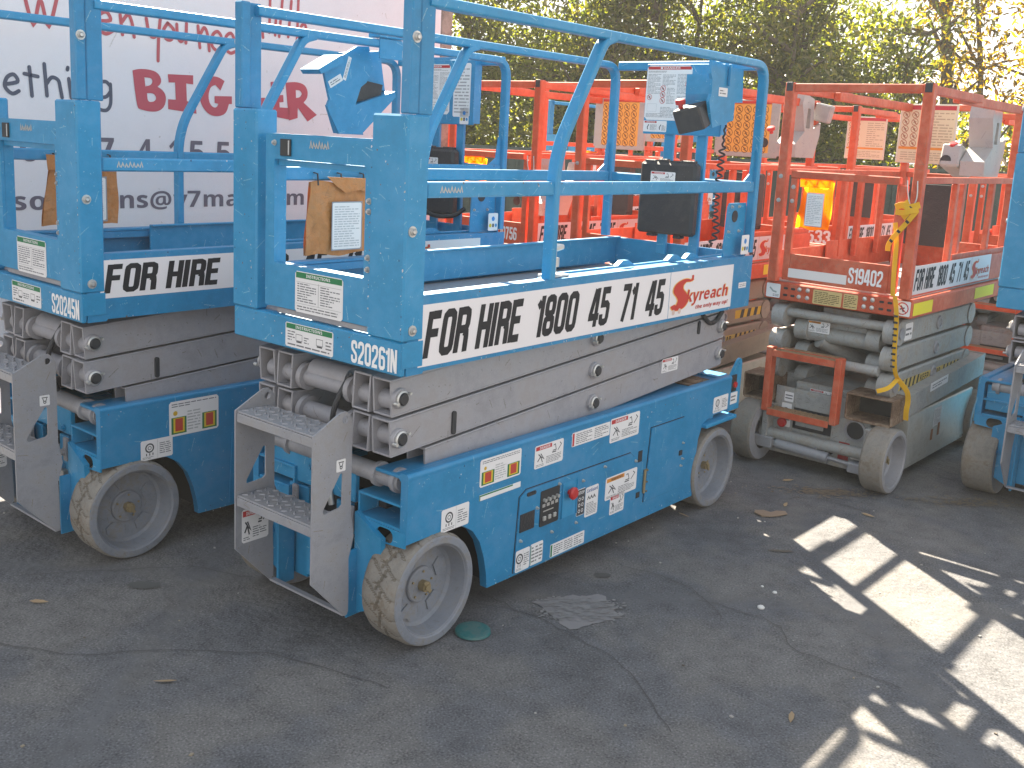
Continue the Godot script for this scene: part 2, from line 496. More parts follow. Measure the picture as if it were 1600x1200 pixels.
func smooth(pts: Array, sub := 5) -> Array:
	var out := []
	for i in pts.size() - 1:
		var p0: Vector2 = pts[maxi(i - 1, 0)]; var p1: Vector2 = pts[i]; var p2: Vector2 = pts[i + 1]; var p3: Vector2 = pts[mini(i + 2, pts.size() - 1)]
		for k in sub: out.append(p1.cubic_interpolate(p2, p0, p3, float(k) / sub))
	out.append(pts[-1])
	return out

# rounds the gentle corners of an outline and keeps the sharp ones
func soft(a: Array, lim := 62.0) -> PackedVector2Array:
	var p := V(a)
	for it in 2:
		var o := []
		var m := p.size()
		for i in m:
			var q: Vector2 = p[i]; var d1: Vector2 = q - p[(i - 1 + m) % m]; var d2: Vector2 = p[(i + 1) % m] - q
			if absf(rad_to_deg(d1.angle_to(d2))) < lim:
				o.append(q - d1 * .25); o.append(q + d2 * .25)
			else: o.append(q)
		p = o
	return PackedVector2Array(p)

func V(a: Array) -> Array:
	var r := []
	for p in a: r.append(Vector2(p[0], p[1]))
	return r

func pen(b: B, pts: Array, w: float, o: Vector3, ux: Vector3, uy: Vector3) -> void:
	var s := smooth(V(pts))
	b.cut(); b.ribbon(s, w, o, ux, uy)
	var nn := ux.cross(uy).normalized()
	for e in [s[0], s[-1]]:
		b.disc(e.x, e.y, w * 0.5, o + nn * 0.0001, ux, uy, 10)

# ------------------------------------------------------------------ printed stickers
func lines(b: B, x0: float, y0: float, w: float, h: float, rows: int, o: Vector3, ux: Vector3, uy: Vector3, ink := Color(0.16, 0.16, 0.17)) -> void:
	b.col = ink
	var rh := h / rows
	for r in rows:
		var x := 0.0
		var lim := w * (1.0 if rng.randf() < 0.7 else rng.randf_range(0.4, 0.9))
		while x < lim:
			var ln := minf(rng.randf_range(1.2, 4.5) * rh * 0.8, lim - x)
			if ln > rh * 0.3: b.rect(x0 + x, y0 + h - (r + 0.72) * rh, ln, rh * 0.42, o, ux, uy)
			x += ln + rh * 0.45

func ban_ring(b: B, cx: float, cy: float, r: float, o: Vector3, ux: Vector3, uy: Vector3, ring: Color, ink: Color) -> void:
	b.col = ink
	b.ribbon(V([[cx - r * .3, cy + r * .45], [cx, cy], [cx + r * .25, cy - r * .5]]), r * .28, o, ux, uy)
	b.ribbon(V([[cx - r * .4, cy - r * .15], [cx + r * .35, cy + r * .15]]), r * .2, o + ux.cross(uy) * 0.0001, ux, uy)
	b.col = ring
	b.disc(cx, cy, r, o + ux.cross(uy) * 0.0003, ux, uy, 14, r * 0.83)
	b.ribbon(V([[cx - r * .6, cy + r * .6], [cx + r * .6, cy - r * .6]]), r * .16, o + ux.cross(uy) * 0.0002, ux, uy)

const WHITE := Color(0.72, 0.70, 0.70)
func sticker(parent: Node3D, called: String, kind: String, o: Vector3, ux: Vector3, uy: Vector3, w: float, h: float, label := "") -> void:
	var b := B.new()
	var nn := ux.cross(uy).normalized()
	b.col = WHITE if kind != "gold" else Color(0.55, 0.41, 0.18)
	# slightly rounded corners on the sheet
	var e := minf(w, h) * 0.06
	b.prism(PackedVector2Array([Vector2(e, 0), Vector2(w - e, 0), Vector2(w, e), Vector2(w, h - e), Vector2(w - e, h), Vector2(e, h), Vector2(0, h - e), Vector2(0, e)]), o + nn * 0.0002, ux, uy, 0.0006)
	var q := o + nn * 0.0013
	var red := Color(0.45, 0.03, 0.035); var grn := Color(0.012, 0.17, 0.06); var ink := Color(0.05, 0.05, 0.055)
	match kind:
		"instructions":
			b.col = grn; b.rect(w * .02, h * .84, w * .96, h * .14, q, ux, uy)
			b.col = WHITE; b.txt("INSTRUCTIONS", q + nn * .0004 + ux * w * .24 + uy * h * .875, ux, uy, w * .5, h * .075)
			b.col = Color(.3, .3, .3); b.rect(w * .495, h * .22, w * .008, h * .55, q, ux, uy); b.rect(w * .03, h * .74, w * .94, h * .008, q, ux, uy); b.rect(w * .03, h * .21, w * .94, h * .008, q, ux, uy)
			lines(b, w * .05, h * .25, w * .40, h * .48, 8, q, ux, uy); lines(b, w * .54, h * .25, w * .40, h * .48, 8, q, ux, uy); lines(b, w * .05, h * .05, w * .85, h * .13, 2, q, ux, uy)
		"load":
			b.col = grn; b.rect(w * .02, h * .76, w * .96, h * .21, q, ux, uy)
			b.col = WHITE; b.txt("INSTRUCTIONS", q + nn * .0004 + ux * w * .22 + uy * h * .81, ux, uy, w * .56, h * .12)
			lines(b, w * .05, h * .25, w * .16, h * .45, 4, q, ux, uy); lines(b, w * .40, h * .25, w * .2, h * .3, 3, q, ux, uy); lines(b, w * .85, h * .2, w * .12, h * .4, 3, q, ux, uy); lines(b, w * .05, h * .05, w * .88, h * .14, 1, q, ux, uy)
			b.col = ink
			for px in [.23, .66]:
				b.ribbon(V([[w * px, h * .32], [w * (px + .13), h * .32], [w * (px + .13), h * .58], [w * px, h * .58]]), h * .02, q, ux, uy, true)
				b.rect(w * (px + .01), h * .24, w * .11, h * .06, q, ux, uy)
		"danger", "danger_wide", "warning":
			var top := red if kind != "warning" else Color(.62, .24, .03)
			b.col = top; b.rect(w * .03, h * .78, w * .55, h * .17, q, ux, uy)
			b.col = WHITE if kind != "warning" else ink; b.txt("DANGER" if kind != "warning" else "WARNING", q + nn * .0004 + ux * w * .16 + uy * h * .81, ux, uy, w * .36, h * .11)
			b.col = ink
			b.ribbon(V([[w * .10, h * .30], [w * .2, h * .5], [w * .32, h * .36], [w * .2, h * .62]]), h * .05, q, ux, uy)
			b.ribbon(V([[w * .12, h * .62], [w * .2, h * .5], [w * .27, h * .22]]), h * .045, q + nn * .0002, ux, uy)
			b.ribbon(V([[w * .62, h * .60], [w * .74, h * .60], [w * .70, h * .85], [w * .64, h * .82]]), h * .04, q, ux, uy)
			b.rect(w * .60, h * .50, w * .14, h * .05, q, ux, uy)
			b.ribbon(V([[w * .80, h * .55], [w * .92, h * .78], [w * .86, h * .88]]), h * .04, q, ux, uy)
			lines(b, w * .40, h * .10, w * .52, h * .34, 5, q, ux, uy); lines(b, w * .05, h * .06, w * .28, h * .12, 2, q, ux, uy)
		"bars":
			lines(b, w * .05, h * .82, w * .9, h * .13, 2, q, ux, uy)
			lines(b, w * .36, h * .1, w * .26, h * .6, 7, q, ux, uy, Color(.4, .4, .4))
			for px in [.04, .66]:
				b.col = Color(.03, .15, .05); b.rect(w * px, h * .06, w * .30, h * .48, q, ux, uy)
				b.col = Color(.62, .45, .03); b.rect(w * (px + .04), h * .10, w * .22, h * .42, q + nn * .0003, ux, uy)
				b.col = Color(.45, .05, .03); b.rect(w * (px + .075), h * .14, w * .15, h * .36, q + nn * .0006, ux, uy)
			b.col = Color(.55, .35, .03); b.disc(w * .12, h * .66, h * .07, q, ux, uy, 10)
		"wheel_load":
			b.col = ink; b.disc(w * .27, h * .60, h * .24, q, ux, uy, 16, h * .17); b.disc(w * .27, h * .60, h * .10, q, ux, uy, 12, h * .07)
			for k in 3: b.ribbon(V([[w * (.17 + k * .1), h * .34], [w * (.17 + k * .1), h * .22]]), w * .03, q, ux, uy)
			b.col = Color(.35, .35, .35); b.rect(w * .515, h * .02, w * .008, h * .96, q, ux, uy)
			lines(b, w * .05, h * .06, w * .42, h * .12, 2, q, ux, uy); lines(b, w * .58, h * .2, w * .36, h * .6, 6, q, ux, uy)
		"text_red":
			b.col = red; b.rect(w * .01, h * .05, w * .045, h * .9, q, ux, uy)
			lines(b, w * .1, h * .1, w * .42, h * .8, 6, q, ux, uy); lines(b, w * .58, h * .1, w * .38, h * .8, 6, q, ux, uy)
		"text_green":
			b.col = grn; b.rect(w * .01, h * .05, w * .045, h * .9, q, ux, uy)
			for k in 3: lines(b, w * (.09 + k * .3), h * .1, w * .26, h * .8, 5, q, ux, uy)
		"green_strip":
			b.col = grn; b.rect(0, h * .7, w * .8, h * .25, q, ux, uy); b.rect(0, 0, w * .02, h * .9, q, ux, uy)
		"stop":
			b.col = ink; b.rect(w * .02, h * .02, w * .96, h * .96, q, ux, uy)
			b.col = WHITE; b.txt("STOP", q + nn * .0004 + ux * w * .12 + uy * h * .80, ux, uy, w * .76, h * .12)
			for k in 3:
				for j in 2: b.disc(w * (.3 + j * .4), h * (.18 + k * .22), w * .14, q + nn * .0004, ux, uy, 10, w * .09)
		"blue_head":
			b.col = Color(.02, .05, .22); b.txt("CarGuard", q + ux * w * .08 + uy * h * .82, ux, uy, w * .84, h * .12)
			b.col = ink
			for k in 3: b.ribbon(V([[w * (.16 + k * .22), h * .58], [w * (.24 + k * .22), h * .68], [w * (.34 + k * .22), h * .58]]), h * .04, q, ux, uy)
			lines(b, w * .1, h * .06, w * .8, h * .42, 8, q, ux, uy)
		"hook":
			b.col = ink
			b.rect(w * .2, h * .74, w * .6, h * .08, q, ux, uy)
			b.ribbon(V([[w * .3, h * .72], [w * .38, h * .45], [w * .62, h * .45], [w * .7, h * .72]]), h * .07, q, ux, uy)
			b.disc(w * .5, h * .33, h * .15, q, ux, uy, 12, h * .07)
		"poster":
			b.col = red; b.rect(w * .02, h * .925, w * .96, h * .055, q, ux, uy)
			b.col = WHITE; b.txt("DANGER", q + nn * .0004 + ux * w * .38 + uy * h * .937, ux, uy, w * .36, h * .034)
			b.rect(w * .30, h * .937, w * .05, h * .034, q + nn * .0004, ux, uy)
			lines(b, w * .03, h * .87, w * .9, h * .035, 2, q, ux, uy)
			for k in 3: lines(b, w * (.03 + k * .33), h * (.48 if k != 1 else .62), w * .29, h * (.37 if k != 1 else .22), 15 if k != 1 else 9, q, ux, uy, Color(.30, .30, .31))
			lines(b, w * .47, h * .30, w * .18, h * .30, 12, q, ux, uy, Color(.30, .30, .31)); lines(b, w * .70, h * .06, w * .27, h * .40, 15, q, ux, uy, Color(.30, .30, .31))
			lines(b, w * .03, h * .05, w * .38, h * .08, 4, q, ux, uy, Color(.30, .30, .31)); lines(b, w * .35, h * .05, w * .3, h * .2, 8, q, ux, uy, Color(.30, .30, .31))
			b.col = Color(.4, .4, .42); b.ribbon(V([[w * .05, h * .16], [w * .26, h * .16], [w * .26, h * .30], [w * .05, h * .30]]), h * .004, q, ux, uy, true)
			for k in 3: ban_ring(b, w * .385, h * (.58 - k * .11), w * .06, q + nn * .0006, ux, uy, Color(.5, .06, .06), ink)
			ban_ring(b, w * .09, h * .42, w * .055, q + nn * .0006, ux, uy, Color(.5, .06, .06), ink)
			ban_ring(b, w * .92, h * .66, w * .05, q + nn * .0006, ux, uy, Color(.5, .06, .06), ink)
		"small_danger":
			b.col = red; b.rect(w * .05, h * .80, w * .52, h * .16, q, ux, uy)
			b.col = WHITE; b.txt("DANGER", q + nn * .0004 + ux * w * .14 + uy * h * .835, ux, uy, w * .36, h * .09)
			b.col = ink
			for px in [.14, .66]: b.ribbon(V([[w * (px + .1), h * .66], [w * (px + .04), h * .4], [w * (px + .06), h * .2]]), w * .035, q, ux, uy)
			lines(b, w * .3, h * .12, w * .28, h * .55, 6, q, ux, uy); lines(b, w * .8, h * .12, w * .16, h * .5, 6, q, ux, uy)
		"bag":
			b.col = Color(.25, .27, .30); b.ribbon(V([[0.0, 0.0], [w, 0.0], [w, h], [0.0, h]]), w * .03, q, ux, uy, true)
			lines(b, w * .08, h * .05, w * .84, h * .88, 17, q, ux, uy, Color(.42, .42, .44))
		"dots":
			b.col = Color(.03, .22, .55); b.disc(w * .5, h * .68, w * .17, q, ux, uy, 10)
			b.col = Color(.65, .5, .03); b.disc(w * .22, h * .3, w * .14, q, ux, uy, 10)
			b.col = ink; b.rect(w * .42, h * .2, w * .18, h * .2, q, ux, uy)
			b.col = Color(.05, .25, .5); b.disc(w * .8, h * .3, w * .13, q, ux, uy, 10)
		"plate":
			lines(b, w * .1, h * .2, w * .8, h * .6, 2, q, ux, uy)
		"gold":
			lines(b, w * .06, h * .08, w * .86, h * .84, 7, q, ux, uy, Color(.12, .08, .03))
		"paper":
			lines(b, w * .08, h * .06, w * .84, h * .86, 14, q, ux, uy, Color(.35, .34, .34))
		"nofire":
			ban_ring(b, w * .5, h * .5, minf(w, h) * .42, q, ux, uy, Color(.5, .03, .03), ink)
		"arrow":
			b.col = Color(.3, .34, .33)
			b.ribbon(V([[w * .25, h * .7], [w * .5, h * .45], [w * .75, h * .4]]), h * .12, q, ux, uy)
			lines(b, w * .5, h * .08, w * .42, h * .2, 2, q, ux, uy)
	part(parent, called, b, M.print, label)

func banner(parent: Node3D, o: Vector3, ux: Vector3, uy: Vector3, w: float, h: float, logo_w: float, logo_h := 0.0, dirt := 0.0) -> void:
	var nn := ux.cross(uy).normalized()
	var wt := Color(0.72 - dirt, 0.68 - dirt, 0.69 - dirt)
	var b := B.new()
	b.col = wt
	b.prism(PackedVector2Array([Vector2(0, 0), Vector2(w, 0), Vector2(w, h), Vector2(0, h)]), o + nn * 0.0002, ux, uy, 0.0008)
	b.col = Color(0.007, 0.007, 0.010)
	block(b, "FOR HIRE  1800  45  71  45", o + nn * 0.0016 + ux * h * .10 + uy * h * .13, ux, uy, w - h * .36, h * .75, 0.17, 0.183)
	part(parent, "hire_banner", b, M.print)
	if logo_w > 0:
		logo_h = h if logo_h == 0.0 else logo_h
		var p := B.new()
		var g := o + ux * (w + 0.004)
		p.col = wt
		p.prism(PackedVector2Array([Vector2(0, 0), Vector2(logo_w, 0), Vector2(logo_w, logo_h), Vector2(0, logo_h)]), g + nn * 0.0002, ux, uy, 0.0008)
		for lay in 2:
			var hi := lay == 0
			p.col = Color(0.75, 0.42, 0.12) if hi else Color(0.50, 0.035, 0.02)
			var q := g + nn * (0.0015 if hi else 0.0022)
			# the big S: a swelling ribbon that ends in a small flag
			var sp := smooth(V([[.335, .80], [.30, .765], [.22, .78], [.14, .70], [.125, .58], [.175, .47], [.205, .36], [.17, .24], [.10, .205], [.05, .27]]), 5)
			var wd := [.03, .04, .075, .12, .15, .155, .16, .15, .12, .05]
			for i in sp.size() - 1:
				var f0 := float(i) / 5.0; var f1 := float(i + 1) / 5.0
				var w0: float = lerpf(wd[int(f0)], wd[mini(int(f0) + 1, 9)], f0 - int(f0)) + (.03 if hi else 0.0)
				var w1: float = lerpf(wd[mini(int(f1), 9)], wd[mini(int(f1) + 1, 9)], f1 - int(f1)) + (.03 if hi else 0.0)
				var a: Vector2 = sp[i]; var c2: Vector2 = sp[i + 1]
				var ta: Vector2 = (sp[mini(i + 1, sp.size() - 1)] - sp[maxi(i - 1, 0)]).orthogonal().normalized()
				var tb: Vector2 = (sp[mini(i + 2, sp.size() - 1)] - sp[i]).orthogonal().normalized()
				var E := func(z: Vector2) -> Vector3: return q + ux * z.x * logo_w + uy * z.y * logo_h
				p.quad(E.call(a + ta * w0 / 2), E.call(c2 + tb * w1 / 2), E.call(c2 - tb * w1 / 2), E.call(a - ta * w0 / 2), nn)
			p.rect(.315 * logo_w, .78 * logo_h, .03 * logo_w, .10 * logo_h, q + nn * .0002, ux, uy)
			if not hi:
				p.txt("kyreach", q + nn * .0004 + ux * logo_w * .245 + uy * logo_h * .20, ux, uy, logo_w * .66, logo_h * .36, true, 0.22)
				p.txt("the only way up!", q + nn * .0004 + ux * logo_w * .40 + uy * logo_h * .075, ux, uy, logo_w * .53, logo_h * .12, true, 0.22)
				p.col = Color(0.6, 0.45, 0.4)
				p.disc(.07 * logo_w, .115 * logo_h, .022 * logo_w, q + nn * .0006, ux, uy, 10)
				p.disc(.16 * logo_w, .125 * logo_h, .022 * logo_w, q + nn * .0006, ux, uy, 10)
			else:
				p.txt("kyreach", q + ux * logo_w * .235 + uy * logo_h * .185, ux, uy, logo_w * .685, logo_h * .39, true, 0.22)
		part(parent, "logo_panel", p, M.print)

func bolt(b: B, at: Vector3, nn: Vector3, r := 0.011) -> void:
	b.cut()
	b.cyl(at, at + nn * 0.003, r * 1.35, 12)
	b.cyl(at + nn * 0.003, at + nn * 0.009, r, 6)
	b.cyl(at + nn * 0.009, at + nn * 0.011, r * 0.9, 6, r * 0.5)

func arcpts(pts: Array, rad: float, steps := 5) -> Array:
	# rounds the inner corners of a 3D polyline
	var out := [pts[0]]
	for i in range(1, pts.size() - 1):
		var p: Vector3 = pts[i]
		var a: Vector3 = (pts[i - 1] - p); var b: Vector3 = (pts[i + 1] - p)
		var r := minf(rad, minf(a.length(), b.length()) * 0.49)
		var pa := p + a.normalized() * r; var pb := p + b.normalized() * r
		for k in steps + 1:
			var t := float(k) / steps
			out.append(pa.lerp(p, t).lerp(p.lerp(pb, t), t))
	out.append(pts[-1])
	return out

func rr(x0: float, y0: float, x1: float, y1: float, r: float, st := 4) -> PackedVector2Array:
	var o := PackedVector2Array()
	for q in 4:
		var cx := (x1 - r) if q in [0, 3] else (x0 + r)
		var cy := (y1 - r) if q in [0, 1] else (y0 + r)
		for k in st + 1:
			o.append(Vector2(cx, cy) + Vector2.from_angle(PI / 2 * q + PI / 2 * k / st) * r)
	return o

# ------------------------------------------------------------------ wheels
func wheel(parent: Node3D, ctr: Vector3, out: float, r: float, w: float, lugs: bool, tm: Material, rm: Material) -> void:
	var ax := Z * out
	var face := ctr          # centre of the outer face
	var t := B.new()
	if lugs:
		var nt := 320; var ns := 22
		var g := []
		var up := Y; var sd := ax.cross(up)
		for i in nt:
			var row := []
			for j in ns + 1:
				var s := float(j) / ns
				var th := float(i) / nt
				var best := 1.0
				for fam in 2:
					var ss := s if fam == 0 else 1.0 - s
					if ss > 0.66: continue
					var zig := 0.0
					if ss > 0.14: zig = (ss - 0.14) * 0.085
					if ss > 0.52: zig = 0.0323
					var ph := fposmod(th * 17.0 + (zig * 17.0 if fam == 0 else -zig * 17.0 + 0.5), 1.0)
					best = minf(best, minf(ph, 1.0 - ph) * TAU * r / 17.0)
				var ph2 := fposmod(th * 17.0 + 0.25, 1.0)
				if absf(s - 0.47 - (ph2 - 0.5) * 0.18) < 0.028: best = 0.0
				var dep := 0.006 * clampf(1.0 - (best - 0.0010) / 0.0022, 0, 1)
				var edge := 0.007 * pow(absf(s - 0.5) * 2.0, 8.0)
				var rad := r - dep - edge + 0.0008 * sin(th * 97.0 + s * 11.0)
				var ang := th * TAU
				row.append(face - ax * (s * w) + (up * cos(ang) + sd * sin(ang)) * rad)
			g.append(row)
		var nn := []
		for i in nt:
			var row := []
			for j in ns + 1:
				var a: Vector3 = g[(i + 1) % nt][j] - g[(i - 1 + nt) % nt][j]
				var b: Vector3 = g[i][mini(j + 1, ns)] - g[i][maxi(j - 1, 0)]
				var q := a.cross(b).normalized()
				var rd: Vector3 = (g[i][j] - face); rd -= ax * rd.dot(ax)
				row.append(q if q.dot(rd) > 0 else -q)
			nn.append(row)
		for i in nt:
			var i2 := (i + 1) % nt
			for j in ns:
				var dp: float = r - 0.0035 - minf((g[i][j] - face + ax * (float(j) / ns * w)).length(), (g[i2][j + 1] - face + ax * (float(j + 1) / ns * w)).length())
				t.col = Color(.66, .62, .57) if dp > 0.0 and j > 1 and j < ns - 2 else Color.WHITE
				t.quad4(g[i][j], g[i2][j], g[i2][j + 1], g[i][j + 1], nn[i][j], nn[i2][j], nn[i2][j + 1], nn[i][j + 1])
	else:
		t.lathe(face, ax, [Vector2(r - 0.007, -w), Vector2(r - 0.001, -w + 0.01), Vector2(r, -w * 0.5), Vector2(r - 0.001, -0.01), Vector2(r - 0.007, 0.0)], 40)
	var ty := part(parent, "wheel", t, tm)
	var s := B.new()
	s.lathe(face, ax, [Vector2(r - 0.007, 0), Vector2(r - 0.012, 0.002), Vector2(r * .83, 0.003), Vector2(r * .81, 0.0), Vector2(r * .80, -0.006)], 40)
	part(ty, "sidewall", s, rm)
	s = B.new(); s.lathe(face, ax, [Vector2(r * .6, -w), Vector2(r - 0.007, -w)], 40)
	part(ty, "inner_sidewall", s, rm)
	var d := B.new()
	d.lathe(face, ax, [Vector2(r * .80, -0.003), Vector2(r * .785, -0.004), Vector2(r * .77, -0.02), Vector2(r * .73, -0.058), Vector2(r * .68, -0.068), Vector2(r * .33, -0.07), Vector2(r * .32, -0.062), Vector2(r * .30, -0.059), Vector2(0.0, -0.059)], 40)
	if lugs:
		for k in 5:
			var a0 := TAU * k / 5 + 0.4
			var pg := PackedVector2Array()
			for q in [[-.30, .40], [.30, .40], [.34, .58], [.16, .66], [0.0, .62], [-.16, .66], [-.34, .58]]:
				pg.append(Vector2.from_angle(a0 + q[0]) * q[1] * r)
			d.prism(pg, face - ax * 0.0695, X * out, Y, 0.006)
	part(ty, "rim", d, rm)
	var hb := B.new()
	hb.cyl(face - ax * 0.06, face - ax * 0.035, r * .10, 8)
	hb.cyl(face - ax * 0.035, face - ax * 0.028, r * .06, 8)
	hb.box(face - ax * 0.033, Vector3(0.012, 0.05, 0.006), 0.001, Basis(Z, 0.6))
	for k in 5:
		var q := Vector2.from_angle(TAU * k / 5 + 0.2) * r * .24
		hb.cyl(face - ax * 0.06 + X * q.x + Y * q.y, face - ax * 0.055 + X * q.x + Y * q.y, 0.004, 6)
	part(ty, "hub_nut", hb, M.brass)

func hollow(b: B, a: Vector3, c: Vector3, w: float, h: float, t: float) -> void:
	var up := Vector3.UP
	var x := (c - a).normalized(); var z := x.cross(up).normalized(); var y := z.cross(x)
	b.bar(a + y * (h - t) / 2, c + y * (h - t) / 2, w, t, up, 0.003)
	b.bar(a - y * (h - t) / 2, c - y * (h - t) / 2, w, t, up, 0.003)
	b.bar(a + z * (w - t) / 2, c + z * (w - t) / 2, t, h - 2 * t, up, 0.0)
	b.bar(a - z * (w - t) / 2, c - z * (w - t) / 2, t, h - 2 * t, up, 0.0)

func pin(pa: Node3D, at: Vector3, s: float) -> void:
	var b := B.new()
	b.lathe(at, Z * s, [Vector2(0.032, 0.0), Vector2(0.031, 0.010), Vector2(0.028, 0.013), Vector2(0.020, 0.013)], 20)
	var q := part(pa, "pivot_collar", b, M.steel)
	var z := B.new()
	z.lathe(at, Z * s, [Vector2(0.024, 0.012), Vector2(0.0255, 0.019), Vector2(0.021, 0.022), Vector2(0.019, 0.015)], 20)
	z.cyl(at + Vector3(-0.029, -0.010, 0.013 * s), at + Vector3(-0.029, -0.010, 0.030 * s), 0.006, 6)
	z.cyl(at + Vector3(0.027, 0.014, 0.013 * s), at + Vector3(0.027, 0.014, 0.026 * s), 0.005, 6)
	part(q, "snap_ring", z, M.zinc)
	var c := B.new()
	c.lathe(at, Z * s, [Vector2(0.0195, 0.014), Vector2(0.0195, 0.023), Vector2(0.016, 0.027), Vector2(0.0, 0.027)], 20)
	part(q, "cap", c, M.rubber)

# ------------------------------------------------------------------ the blue lifts
func blue_lift(label: String, at: Vector3, yaw: float, o: Dictionary) -> Node3D:
	var L := thing("scissor_lift", label, "scissor lift", at, yaw, "blue scissor lifts parked in the yard")
	var det: int = o.det
	var pd: float = o.get("dx", 0.0)
	var b: B
	# --- chassis side beams with the wheel arches cut out
	var prof := PackedVector2Array([Vector2(-1.035, .365), Vector2(-.83, .370), Vector2(-.775, .358), Vector2(-.728, .328), Vector2(-.690, .28), Vector2(-.664, .215), Vector2(-.648, .15), Vector2(-.642, .100), Vector2(.742, .088), Vector2(.748, .25), Vector2(.757, .345), Vector2(.785, .405), Vector2(.85, .432), Vector2(1.03, .436), Vector2(1.03, .574), Vector2(-1.035, .572)])
	for s in [1.0, -1.0]:
		b = B.new()
		b.prism(prof, Vector3(0, 0, .350 if s > 0 else -.380), X, Y, .030)
		# rolled top edge and inner flange
		b.sweep([Vector3(-1.035, .575, s * .361), Vector3(1.03, .577, s * .361)], .040, .028, .012, Y, 3)
		b.bx(-1.035, 1.03, .568, .580, s * .235, s * .345)
		var sb := part(L, "side_panel", b, M.blue_side)
		# fork pocket and lip at the near end
		b = B.new()
		b.bx(-1.033, -.70, .476, .484, s * .158, s * .349); b.bx(-1.033, -.70, .410, .476, s * .158, s * .166); b.bx(-1.033, -.72, .400, .409, s * .158, s * .349)
		b.prism(PackedVector2Array([Vector2(.142, .335), Vector2(.374, .352), Vector2(.374, .399), Vector2(.142, .404)]), Vector3(-1.030, 0, 0) if s > 0 else Vector3(-1.036, 0, 0), Z * s, Y, .006, [rr(.248, .3485, .322, .395, .022)])
		part(sb, "fork_pocket", b, M.blue)
		b = B.new()
		b.bx(-1.05, -1.037, .34, .43, s * .125, s * .150); bolt(b, Vector3(-1.05, .375, s * .137), -X, .013)
		part(sb, "clamp", b, M.pale)
	# --- belly, floor and front plates
	b = B.new()
	b.bx(-.62, .72, .11, .40, -.345, .345); b.cut(); b.bx(-.95, 1.0, .41, .455, -.20, .20); b.cut(); b.bx(-.96, -.66, .16, .40, -.17, .17)
	part(L, "underbody", b, M.dark)
	b = B.new()
	b.bx(-1.02, -1.0, .43, .552, -.34, .13); b.cut(); b.bx(-1.02, -1.0, .10, .42, -.20, -.10); b.cut(); b.bx(-1.02, -1.0, .14, .42, .04, .11)
	b.cut(); b.prism(PackedVector2Array([Vector2(.165, .075), Vector2(.285, .13), Vector2(.285, .36), Vector2(.165, .42)]), Vector3(-1.03, 0, 0), Z, Y, .02)
	b.cut(); b.prism(PackedVector2Array([Vector2(-.165, .42), Vector2(-.285, .36), Vector2(-.285, .13), Vector2(-.165, .075)]), Vector3(-1.03, 0, 0), Z, Y, .02)
	b.cut(); b.bx(-1.09, -1.03, .075, .30, .170, .178); b.cut(); b.bx(-1.10, -1.03, .08, .36, -.165, -.155)
	b.cut(); b.bx(-1.06, -1.02, .14, .38, -.06, -.04)
	for q in [[.30, -.13], [.235, .235], [.30, .07], [.45, .08], [.50, -.08], [.24, -.25]]: bolt(b, Vector3(-1.022 if absf(q[1]) < .2 else -1.052, q[0], q[1]), -X, .010)
	part(L, "front_plate", b, M.blue)
	b = B.new()
	b.cyl(Vector3(-1.06, .335, .02), Vector3(-.95, .335, .02), .035, 14); b.cut(); b.bx(-1.04, -.98, .24, .29, -.02, .10); b.cut(); b.cyl(Vector3(-1.05, .13, -.02), Vector3(-1.05, .19, -.02), .013, 8)
	b.cut(); b.cyl(Vector3(-1.03, .52, .0), Vector3(-1.03, .40, .03), .010, 8)
	part(L, "hydraulic_fittings", b, M.zinc)
	# --- wheels
	var wt: Material = M.tyre
	for q in [[-.914, 1.0], [.904, 1.0], [-.914, -1.0], [.904, -1.0]]:
		wheel(L, Vector3(q[0], .185, .395 * q[1]), q[1], .185, .145, det >= 1 and q[0] < 0 and q[1] > 0, wt, M.rim)
	b = B.new()
	b.bx(.78, 1.06, .392, .410, .22, .405); b.cyl(Vector3(.90, .41, .33), Vector3(.90, .44, .33), .035, 12); b.cut(); b.bx(.78, 1.06, .392, .410, -.405, -.22)
	for s in [1.0, -1.0]:
		b.cut(); b.bx(.87, .94, .13, .392, s * .20, s * .24)
	part(L, "steering_yoke", b, M.blue)
	# --- entry ladder
	var side := PackedVector2Array([Vector2(-1.256, .248), Vector2(-1.118, .100), Vector2(-1.105, .112), Vector2(-1.105, .18), Vector2(-1.108, .29), Vector2(-1.088, .36), Vector2(-1.103, .44), Vector2(-1.103, .735), Vector2(-1.112, .755), Vector2(-1.128, .768), Vector2(-1.145, .768), Vector2(-1.165, .760), Vector2(-1.256, .713)])
	var lad := B.new()
	var circ := PackedVector2Array()
	for k in 12: circ.append(Vector2(-1.132, .742) + Vector2.from_angle(TAU * k / 12) * .012)
	var win := PackedVector2Array([Vector2(-1.143, .578), Vector2(-1.150, .573), Vector2(-1.214, .474), Vector2(-1.214, .464), Vector2(-1.205, .460), Vector2(-1.148, .466), Vector2(-1.138, .474), Vector2(-1.137, .570)])
	for s in [.197, -.180]:
		lad.cut(); lad.prism(side, Vector3(0, 0, s), X, Y, .006, [win, circ])
	var ld := part(L, "ladder_side", lad, M.pale)
	for sy in [.712, .432]:
		b = B.new()
		b.bx(-1.250, -1.130, sy - .006, sy, -.173, .196, .002); b.bx(-1.252, -1.246, sy - .036, sy - .007, -.173, .196, .002)
		for k in 11:
			for j in 4:
				b.box(Vector3(-1.232 + j * .027 + (.0135 if k % 2 else 0.0), sy + .001, -.155 + k * .033), Vector3(.019, .006, .006), .002, Basis(Y, .8 if (k + j) % 2 else -.8))
		part(ld, "step", b, M.pale)
	b = B.new()
	b.bx(-1.122, -1.100, .098, .106, -.173, .196, .002)
	part(ld, "foot_bar", b, M.pale)
	sticker(ld, "ladder_sticker", "hook", Vector3(-1.165, .583, .2035), X, Y, .036, .038)
